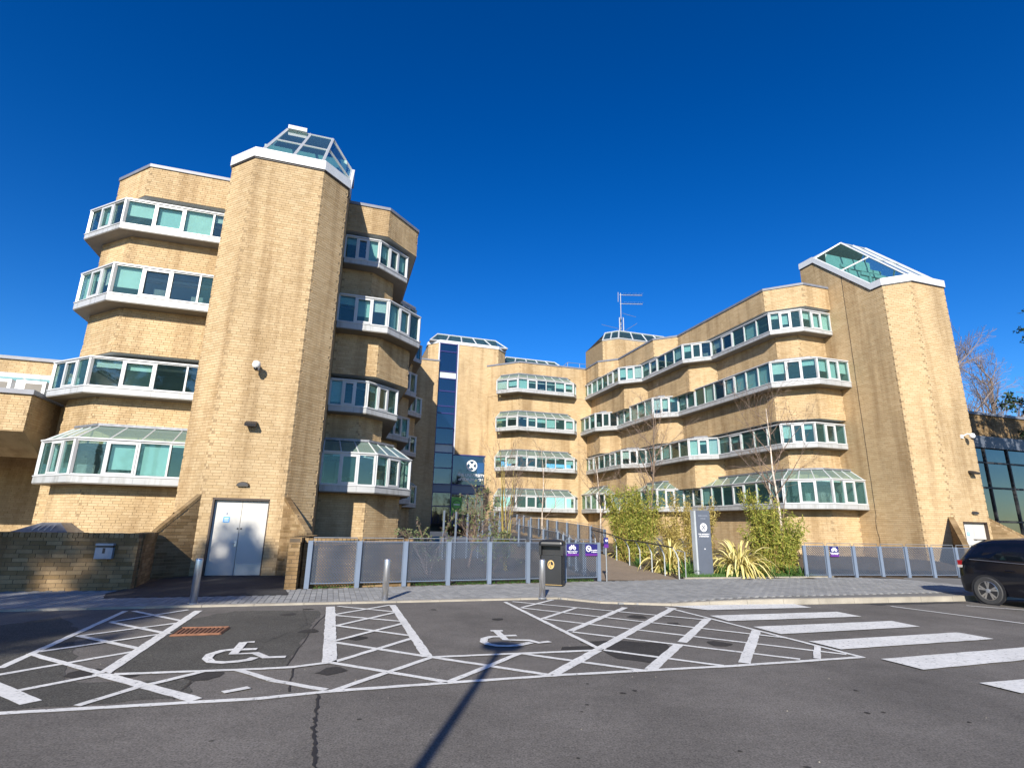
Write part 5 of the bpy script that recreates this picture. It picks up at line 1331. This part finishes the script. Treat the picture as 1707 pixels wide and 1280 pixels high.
for s, z, sz, mt in (('MURCHISON', 2.03, .062, 'faint'), ('HOUSE', 1.94, .062, 'faint'), ('THE UNIVERSITY', 1.44, .058, 'print'), ('of EDINBURGH', 1.375, .058, 'print')):
    on_wall(text_mesh(s, sz, mt, bold=.0015), FT @ Matrix.Translation((0, z, 0)), tt, 'lettering')
m = MB(); m.face(*[FT @ Vector((cos(2 * pi * i / 32) * .135, 1.66 + sin(2 * pi * i / 32) * .135, .002)) for i in range(32)]); build(m, 'roundel', 'print', tt)
emblem(tt, FT @ Matrix.Translation((0, 1.66, .002)), .085, 'sign_face')
m = MB(); m.face(*[FT @ Vector((cos(2 * pi * i / 12) * .02, .98 + sin(2 * pi * i / 12) * .02, .002)) for i in range(12)]); build(m, 'way_marker', 'print', tt)

# ------------------------------------------------------------------ planting
def rvec(rr): 
    while True:
        v = Vector((rr.uniform(-1, 1), rr.uniform(-1, 1), rr.uniform(-1, 1)))
        if .05 < v.length < 1: return v.normalized()

RMIN = .004
def limb(mb, tw, rr, p, d, L, r, lev, maxlev, up, wander, kids, ends):
    n = 5 if lev < 2 else 4; pts, rad = [p.copy()], [r]; dirs = [d.copy()]
    for i in range(n):
        d = (d + rvec(rr) * wander + Vector((0, 0, up))).normalized(); p = p + d * (L / n); pts.append(p.copy()); dirs.append(d.copy()); rad.append(max(r * (1 - .8 * (i + 1) / n), RMIN))
    (mb if lev < 1 else tw).tube(pts, rad, 7 if lev == 0 else (5 if lev == 1 else 3), cap=False)
    if lev >= maxlev: ends.append(pts[-1]); return
    for k in range(kids[lev]):
        f = (.25 if lev == 0 else .15) + (.75 if lev == 0 else .85) * (k + rr.random()) / kids[lev]; i = min(int(f * n), n - 1); q = pts[i].lerp(pts[i + 1], f * n - i)
        a = dirs[i]; s = rvec(rr); s = (s - a * s.dot(a)).normalized(); ang = rr.uniform(.45, .95)
        limb(mb, tw, rr, q, (a * cos(ang) + s * sin(ang)).normalized(), L * rr.uniform(.35, .62) * (1.05 - .45 * f), max(rad[i] * .55, RMIN), lev + 1, maxlev, up, wander * 1.15, kids, ends)

def bare_tree(name, base, h, r, label, seed, bark='bark', twig=None, kids=(12, 6, 5), up=.07, wander=.1, stems=1, spread=.15, cat='tree', leaves=None, nleaf=0, lsize=.05, maxlev=3, group=None):
    t = thing(name, base, label, cat, group); rr = random.Random(seed); mb, tw = MB(), MB(); ends = []
    for s in range(stems):
        d = Vector((rr.uniform(-spread, spread), rr.uniform(-spread, spread), 1)).normalized() if stems > 1 else Vector((rr.uniform(-.03, .03), rr.uniform(-.03, .03), 1)).normalized()
        limb(mb, tw, rr, Vector(base) + Vector((rr.uniform(-.06, .06), rr.uniform(-.06, .06), -.05)) * (stems > 1), d, h * (rr.uniform(.75, 1) if stems > 1 else 1), r, 0, maxlev, up, wander, kids, ends)
    build(mb, 'trunk', bark, t, smooth=True); build(tw, 'crown', twig or bark, t)
    if leaves:
        lm = MB()
        for i in range(nleaf):
            p = rr.choice(ends) + rvec(rr) * rr.uniform(0, .14); a = rvec(rr) * lsize; b = rvec(rr); b = (b - a * b.dot(a) / a.length_squared).normalized() * lsize * .5
            lm.face(p - a, p - b, p + a, p + b)
        build(lm, 'leaves', leaves, t, kind='stuff')
    return t
bare_tree('birch_tree', (9.7, 19.9, .2), 5.9, .062, 'slender pale-barked birch, bare, at the right end of the bamboo', 21, 'birch_bark', 'bark_red', (16, 6, 4), .03, .09)
bare_tree('young_tree', (-.1, 20.6, 0), 4.6, .035, 'multi-stemmed bare young tree behind the left fence', 22, 'bamboo_gold', 'bark_red', (6, 4, 2), .12, .07, 6, .2)
bare_tree('young_tree', (4.3, 27, .4), 4.6, .05, 'thin pale-trunked bare tree before the lowest saw-tooth window', 23, 'birch_bark', 'bark_red', (12, 5, 4), .04, .1)
bare_tree('young_tree', (6.3, 25.6, .4), 6.6, .075, 'spreading bare tree with reddish twigs above the left bamboo', 24, 'bark', 'bark_red', (15, 7, 5), .05, .12)
bare_tree('young_tree', (1.75, 29.5, .5), 5.2, .04, 'faint bare whip of a tree before the courtyard block', 25, 'birch_bark', 'bark_red', (9, 4, 3), .05, .09)
bare_tree('flowering_shrub', (-1.55, 22.2, 0), 3.0, .04, 'reddish-stemmed shrub with small pale leaves before the entrance', 26, 'bark_red', 'bark_red', (10, 4, 3), .07, .12, 4, .25, 'shrub', 'shrub', 520, .06)
bare_tree('flowering_shrub', (-.6, 19.6, 0), 1.5, .025, 'low leafy shrub just behind the left fence', 27, 'bark_red', 'bark_red', (8, 4, 3), .02, .2, 5, .6, 'shrub', 'shrub', 900, .05)
bare_tree('flowering_shrub', (-2.6, 18.6, 0), 1.9, .025, 'thin leafy shrub by the foot of the left wing', 28, 'bark_red', 'bark_red', (7, 4, 3), .05, .2, 4, .5, 'shrub', 'shrub', 420, .05)

def bamboo(base, w, h, label, seed, mat='bamboo', n=70, nl=9000, shape=None):
    t = thing('bamboo', base, label, 'bamboo', 'bamboo clumps'); rr = random.Random(seed); c, lf = MB(), MB(); cul = []
    for i in range(n):
        a, q = rr.uniform(0, 2 * pi), sqrt(rr.random()) * w * .36; b = Vector(base) + Vector((cos(a) * q, sin(a) * q * .7, -.1))
        hh = h * rr.uniform(.45, 1.06) * (shape(cos(a) * q / w) if shape else 1); lean = Vector((cos(a) * q * .75 + rr.uniform(-.2, .2), sin(a) * q * .5 + rr.uniform(-.2, .2), 0))
        pts = [b + lean * (f * f) + Vector((0, 0, hh * f)) for f in (0, .25, .5, .75, 1)]; c.tube(pts, [.012, .011, .009, .006, .003], 4, cap=False); cul.append(pts)
    build(c, 'culms', 'culm', t, kind='stuff')
    for i in range(nl):
        pts = rr.choice(cul); f = rr.uniform(.06, 1) ** .8 * 3.999; k = int(f); p = pts[k].lerp(pts[k + 1], f - k)
        q = p + rvec(rr) * rr.uniform(.02, .19) * (1.15 - f / 8); d = (rvec(rr) + Vector((0, 0, -.35))).normalized(); s = d.cross(rvec(rr)).normalized(); L = rr.uniform(.09, .19); ww = L * .11
        lf.face(q, q + d * L * .4 + s * ww, q + d * L, q + d * L * .4 - s * ww)
    build(lf, 'foliage', mat, t, kind='stuff')
bamboo((5.1, 22.9, .35), 2.0, 2.95, 'broad green bamboo clump left of the totem sign', 31, n=120, nl=15000)
bamboo((9.25, 19.75, .2), 1.75, 2.75, 'green bamboo clump right of the yellow flax, highest at its left', 32, n=120, nl=14000, shape=lambda x: 1.0 - .5 * (x + .2))
bamboo((6.7, 22.6, .35), 1.1, 2.7, 'thin golden bamboo just left of the totem sign', 33, 'bamboo_gold', 34, 3200)
bamboo((7.75, 22.9, .35), 1.3, 2.6, 'thin golden bamboo just right of the totem sign', 34, 'bamboo_gold', 36, 3200)

def strap_plant(name, base, n, L, w, mat, label, seed, droop=1.0, cat='plant', group=None):
    t = thing(name, base, label, cat, group); rr = random.Random(seed); m = MB()
    for i in range(n):
        a = rr.uniform(0, 2 * pi); el = rr.uniform(.5, 1.45); l = L * rr.uniform(.6, 1.05); ww = w * rr.uniform(.7, 1.2)
        p = Vector(base) + Vector((cos(a), sin(a), 0)) * rr.uniform(0, .16) * L; d = Vector((cos(a) * cos(el), sin(a) * cos(el), sin(el))); s = Vector((-sin(a), cos(a), 0)); tw = rr.uniform(-.6, .6); s = (s + Vector((0, 0, tw))).normalized()
        prev = None; k = 7
        for j in range(k + 1):
            f = j / k; wd_ = ww * (1 - f ** 3) * (.55 + .9 * f if f < .5 else 1)
            c = (p + s * wd_, p - s * wd_)
            if prev:
                nb = len(m.v); m.v += [tuple(prev[0]), tuple(prev[1]), tuple(c[1]), tuple(c[0])] if j == 1 else [tuple(c[1]), tuple(c[0])]
                m.f.append((nb, nb + 1, nb + 2, nb + 3) if j == 1 else (nb - 1, nb - 2, nb, nb + 1)); m.uv += [(0, 0)] * 4
            prev = c; d = (d + Vector((0, 0, -droop * (.10 + .34 * f) / (el + .3)))).normalized(); p = p + d * (l / k)
    build(m, 'leaves', mat, t, smooth=True, kind='stuff'); m2 = MB(); m2.lathe((base[0], base[1], base[2] - .06), [(.12 * L, 0), (.09 * L, .1), (.04 * L, .16)], 8); build(m2, 'crown_base', 'soil', t)
strap_plant('yellow_flax', (5.75, 20.2, .22), 210, 1.5, .036, 'flax', 'yellow striped flax between the handrail and the totem sign', 41, 2.1)
strap_plant('yellow_flax', (7.75, 19.15, .22), 230, 1.55, .038, 'flax', 'yellow striped flax right of the totem sign', 42, 2.2)
strap_plant('yellow_flax', (4.75, 24.0, .35), 40, 1.0, .028, 'flax', 'small yellow flax far up the path', 43)
TUFTS = [(5.75, 18.6, .62, 'tall green strap-leaved tuft between handrail end and totem sign'), (6.05, 18.95, .62, 'green strap-leaved tuft tucked behind the left edge of the totem sign'), (5.45, 19.5, .5, 'green strap-leaved tuft under the handrail before the left flax'),
         (7.0, 18.75, .55, 'green strap-leaved tuft at the right foot of the totem sign'), (7.35, 18.55, .45, 'small green tuft at the bed edge before the right flax'), (5.0, 22.0, .55, 'green tuft beside the path in front of the left bamboo'),
         (4.85, 21.3, .5, 'green tuft beside a middle handrail post'), (8.3, 18.95, .5, 'green tuft just right of the right flax'), (8.75, 18.9, .45, 'low green tuft before the left half of the right bamboo'),
         (9.4, 19.1, .5, 'low green tuft before the right half of the right bamboo'), (9.9, 19.25, .45, 'rightmost green tuft, against the start of the right fence'), (6.75, 19.3, .5, 'green tuft behind the right edge of the totem sign')]
for i, (x, y, sz, lb) in enumerate(TUFTS): strap_plant('strap_leaved_plant', (x, y, .15), 60, sz, .014, 'grass', lb, 50 + i, .8, 'plant', 'green tufts in the bed')
gr = MB(); rr = random.Random(8)
for i in range(5200):
    f = rr.random(); p = lerp2((5.55, 17.85), (10.5, 19.3), f); y = p[1] + abs(rr.gauss(0, .35)) + .02; x = p[0] + rr.uniform(-.1, .1); h = rr.uniform(.03, .13); a = rr.uniform(0, 6.28); z = .13
    gr.face((x, y, z), (x + cos(a) * .014, y + sin(a) * .014, z), (x + rr.uniform(-.05, .05), y + rr.uniform(-.05, .05), z + h))
build(gr, 'grass', 'grass', kind='stuff', label='short green grass along the front of the planting bed', cat='grass')
gr = MB()
for i in range(1500):
    f = rr.random(); p = lerp2((-4.8, 14.1), (2.6, 17.35), f); y = p[1] + abs(rr.gauss(0, .25)) + .03; x = p[0]; h = rr.uniform(.03, .1)
    gr.face((x, y, .02), (x + .014, y + .01, .02), (x + rr.uniform(-.04, .04), y + rr.uniform(-.04, .04), .02 + h))
build(gr, 'grass', 'grass', kind='stuff', label='weedy grass under the left perforated fence', cat='grass')

# ------------------------------------------------------------------ trees around
RMIN = .014
bare_tree('bare_tree', (52, 63, 0), 20.5, .6, 'large bare tree with dense twigs behind the right tower', 71, 'bark', 'bark_far', (24, 12, 9), .05, .1, maxlev=3)
bare_tree('bare_tree', (46.5, 64, 0), 17.5, .4, 'smaller bare tree close to the right tower edge', 72, 'bark', 'bark_far', (20, 10, 8), .05, .1)
bare_tree('bare_tree', (60, 66, 0), 21, .45, 'bare tree at the right picture edge', 73, 'bark', 'bark_far', (20, 10, 8), .05, .1)

def pine(base, h, label, seed, crown0=.5, rad=3.2, clumps=190, per=26, limbs=34):
    t = thing('pine_tree', base, label, 'tree', 'pine trees'); rr = random.Random(seed); mb, nd = MB(), MB(); b = Vector(base)
    tp = [b + Vector((rr.uniform(-.15, .15) * f * 3, rr.uniform(-.15, .15) * f * 3, h * f)) for f in (0, .2, .4, .6, .8, 1)]; mb.tube(tp, [.26, .22, .19, .15, .1, .03], 8)
    for i in range(limbs):
        f = crown0 + (1 - crown0) * (i + rr.random()) / limbs; q = b + Vector((0, 0, h * f)); a = rr.uniform(0, 2 * pi); L = rad * (1.05 - .75 * ((f - crown0) / (1 - crown0)) ** 1.5) * rr.uniform(.6, 1.1)
        d = Vector((cos(a), sin(a), rr.uniform(-.05, .35))); e = q + d * L; mid = q + d * L * .5 + Vector((0, 0, -.1)); mb.tube([q, mid, e], [.05, .035, .012], 4, cap=False)
        for k in range(clumps // limbs):
            g = .3 + .75 * rr.random(); c = q + d * L * g + rvec(rr) * .35
            for j in range(per):
                v = c + rvec(rr) * rr.random() * .34; n = rvec(rr); s = n.cross(rvec(rr)).normalized() * .06; n = n * rr.uniform(.12, .22); nd.face(v - s, v + n, v + s)
    build(mb, 'trunk', 'bark', t, smooth=True); build(nd, 'crown', 'pine', t); return t
pine((30.9, 28.4, 0), 15.5, 'pine whose branches reach in at the right edge', 81, .42, 3.4, 420, 40)
pine((34.0, 29.5, 0), 15.0, 'pine just outside the right edge, shading the glazed building', 82, .4, 3.6, 420, 40)  # added out of view to widen the shade on the glazed building
for i, (x, y, h, rd) in enumerate(((-15.2, -17.5, 18.2, 3.0), (-12.0, -15.6, 16.9, 3.1), (-18.5, -16, 17.8, 3.3), (-10.8, -19.5, 18.3, 1.9))):
    pine((x, y, 0), h, ('tall pine behind the viewpoint, second from the left', 'tall pine behind the viewpoint, third from the left', 'leftmost tall pine behind the viewpoint', 'slim tall pine behind the viewpoint, rightmost of the four')[i], 90 + i, .62, rd, 400, 26, 40)
far = pine((0, -44, 0), 15.0, 'rounded pine far behind the viewpoint, middle of the row', 99, .25, 4.2, 420, 30, 50)
for i, (x, y, lb) in enumerate(((-12, -46, 'rounded pine far behind the viewpoint, left of the middle'), (11, -45, 'rounded pine far behind the viewpoint, right of the middle'), (24, -43, 'rounded pine far behind the viewpoint, at the right end'), (-26, -44, 'rounded pine far behind the viewpoint, at the left end'))): copy_thing(far, (x, y, 0), i * 1.3, lb)
# street lamp behind the viewpoint, its shadow crosses the road
sl_ = thing('street_lamp', (-1.44, -2.35, 0), 'tall street lamp with a flat round head behind the viewpoint', 'lamp')
m = MB(); m.lathe((-1.44, -2.35, 0), [(.1, 0), (.1, .8), (.06, .85), (.045, 5.1)], 14); build(m, 'column', 'dark_metal', sl_, smooth=True)
m = MB(); m.lathe((-1.44, -2.35, 5.05), [(.06, 0), (.27, .05), (.29, .09), (.25, .13), (.08, .16)], 20); build(m, 'lamp_head', 'dark_metal', sl_, smooth=True)

# ------------------------------------------------------------------ parked car
CO = (11.42, 13.66)      # contact of the near rear wheel
ca = thing('parked_car', (CO[0], CO[1], 0), 'black hatchback parked at the right edge beyond the zebra crossing', 'car')
CM = Matrix.Translation((CO[0], CO[1], 0)) @ Matrix.Rotation(atan2(-E2[1], -E2[0]), 4, 'Z')
CW = .86
# stations: x, half width, sill z, shoulder z, roof z, roof half width, lower edge
ST = [(-.70, .62, .40, .62, .66, .58), (-.66, .74, .30, .80, .86, .66), (-.60, .80, .26, .93, 1.02, .66), (-.50, .83, .24, .98, 1.20, .62), (-.36, .85, .23, 1.0, 1.38, .60), (-.18, .86, .22, 1.0, 1.475, .60), (.1, .86, .22, .99, 1.52, .61), (.6, .86, .22, .97, 1.545, .62), (1.2, .86, .22, .95, 1.53, .62), (1.6, .86, .22, .94, 1.48, .60), (2.0, .86, .22, .93, 1.30, .62), (2.4, .85, .22, .92, 1.08, .66), (2.7, .84, .22, .90, .97, .70), (3.1, .80, .24, .84, .90, .66), (3.3, .70, .28, .72, .78, .58), (3.38, .55, .36, .56, .6, .5)]
def sect(s):
    x, w, z0, zs, zr, rw = s
    return [(w * .93, z0), (w, z0 + (zs - z0) * .3), (w * 1.0, z0 + (zs - z0) * .7), (w * .975, zs), (rw + (w - rw) * .45, zs + (zr - zs) * .5), (rw, zr - (zr - zs) * .14), (rw * .78, zr - .02), (0, zr)]
m = MB(); rows = []
for s in ST:
    h = sect(s); full = [(CW - y, z) for y, z in h] + [(CW + y, z) for y, z in reversed(h[:-1])]
    rows.append(len(m.v)); m.v += [tuple(CM @ Vector((s[0], y, z))) for y, z in full]; nn = len(full)
for a, b in zip(rows, rows[1:]):
    for j in range(nn - 1): m.f.append((a + j, b + j, b + j + 1, a + j + 1)); m.uv += [(0, 0)] * 4
m.f.append(tuple(range(rows[0], rows[0] + nn))); m.uv += [(0, 0)] * nn; m.f.append(tuple(reversed(range(rows[-1], rows[-1] + nn)))); m.uv += [(0, 0)] * nn
body = build(m, 'body', 'paint_black', ca, smooth=True)
def side_patch(name, mat, i0, i1, f0, f1, side, out=.006, frac=0.0, parent=body):
    m = MB()
    for k in range(i0, i1):
        q = []
        for s, f in ((ST[k], f0), (ST[k + 1], f0), (ST[k + 1], f1), (ST[k], f1)):
            h = sect(s); pts = h[3:6]; g = f * 2; j = min(int(g), 1); y = pts[j][0] + (pts[j + 1][0] - pts[j][0]) * (g - j); z = pts[j][1] + (pts[j + 1][1] - pts[j][1]) * (g - j)
            q.append(CM @ Vector((s[0], CW - side * (y + out), z)))
        m.face(*(q if side > 0 else reversed(q)))
    return build(m, name, mat, parent)
for sd in (1, -1):
    side_patch('side_window', 'car_glass', 4, 6, .12, .86, sd); side_patch('side_window', 'car_glass', 6, 8, .1, .88, sd, .007); side_patch('side_window', 'car_glass', 8, 10, .1, .88, sd, .008)
    m = MB(); m.tube([CM @ Vector((x, CW - sd * (.845 + .012), z)) for x, z in ((-.3, 1.01), (.1, .995), (.6, .975), (1.2, .955), (1.6, .945), (2.2, .93))], .007, 4); build(m, 'trim_strip', 'alloy', body)
    m = MB(); m.obox(CM @ Vector((-.53, CW - sd * .735, .90)), CM.to_3x3() @ Vector((1, 0, 0)), CM.to_3x3() @ Vector((0, 1, 0)), (0, 0, 1), .09, .075, .075); tl_ = build(m, 'tail_lamp', 'lamp_red', ca)
    m = MB(); m.obox(CM @ Vector((-.55, CW - sd * .745, .835)), CM.to_3x3() @ Vector((1, 0, 0)), CM.to_3x3() @ Vector((0, 1, 0)), (0, 0, 1), .08, .075, .03); build(m, 'indicator', 'lamp_clear', tl_)
    for x in (.45, 1.35):
        m = MB(); m.tube([CM @ Vector((x, CW - sd * .875, .80)), CM @ Vector((x + .16, CW - sd * .875, .795))], .012, 6); build(m, 'door_handle', 'paint_black', ca)
m = MB(); m.obox(CM @ Vector((-.25, CW, 1.475)), CM.to_3x3() @ Vector((1, 0, 0)), CM.to_3x3() @ Vector((0, 1, 0)), (0, 0, 1), .1, .5, .012); build(m, 'spoiler', 'paint_black', ca)
def wheel(x, side):
    c = CM @ Vector((x, CW - side * .80, .315)); R3 = CM.to_3x3(); ax = R3 @ Vector((0, -side, 0)); ux = R3 @ Vector((1, 0, 0)); uz = Vector((0, 0, 1))
    P = lambda r, a, o: c + ux * cos(a) * r + uz * sin(a) * r + ax * o
    def rings(rs, n=28):
        m = MB()
        for (r0, o0), (r1, o1) in zip(rs, rs[1:]):
            for i in range(n):
                a, b = 2 * pi * i / n, 2 * pi * (i + 1) / n; m.face(P(r0, a, o0), P(r0, b, o0), P(r1, b, o1), P(r1, a, o1))
        return m
    w = build(rings([(.36, .055), (.36, .066), (.0, .066)]), 'wheel_arch', 'tar', ca)
    w = build(rings([(.20, -.1), (.30, -.1), (.315, -.07), (.315, .06), (.295, .085), (.225, .082), (.218, .06)]), 'wheel', 'tyre', ca, smooth=True)
    build(rings([(.218, .072), (.205, .078), (.2, .03)]), 'rim', 'alloy', w)
    build(rings([(.205, .03), (.0, .03)]), 'brake', 'tar', w)
    m = MB()
    for i in range(5):
        for da, tw in ((-.17, .10), (.17, .10)):
            a = 2 * pi * i / 5 + .3; p0, p1 = P(.035, a, .07), P(.207, a + da, .07); dv = (p1 - p0).normalized(); s = ax.cross(dv).normalized()
            m.face(p0 - s * .012, p0 + s * .012, p1 + s * .024, p1 - s * .024); m.face(p1 - s * .024, p1 + s * .024, p1 + s * .024 - ax * .03, p1 - s * .024 - ax * .03)
    build(m, 'spokes', 'alloy', w); build(rings([(.05, .07), (.05, .08), (0, .085)], 14), 'hub_cap', 'kick', w)
for x in (0, 2.55):
    for sd in (1, -1): wheel(x, sd)
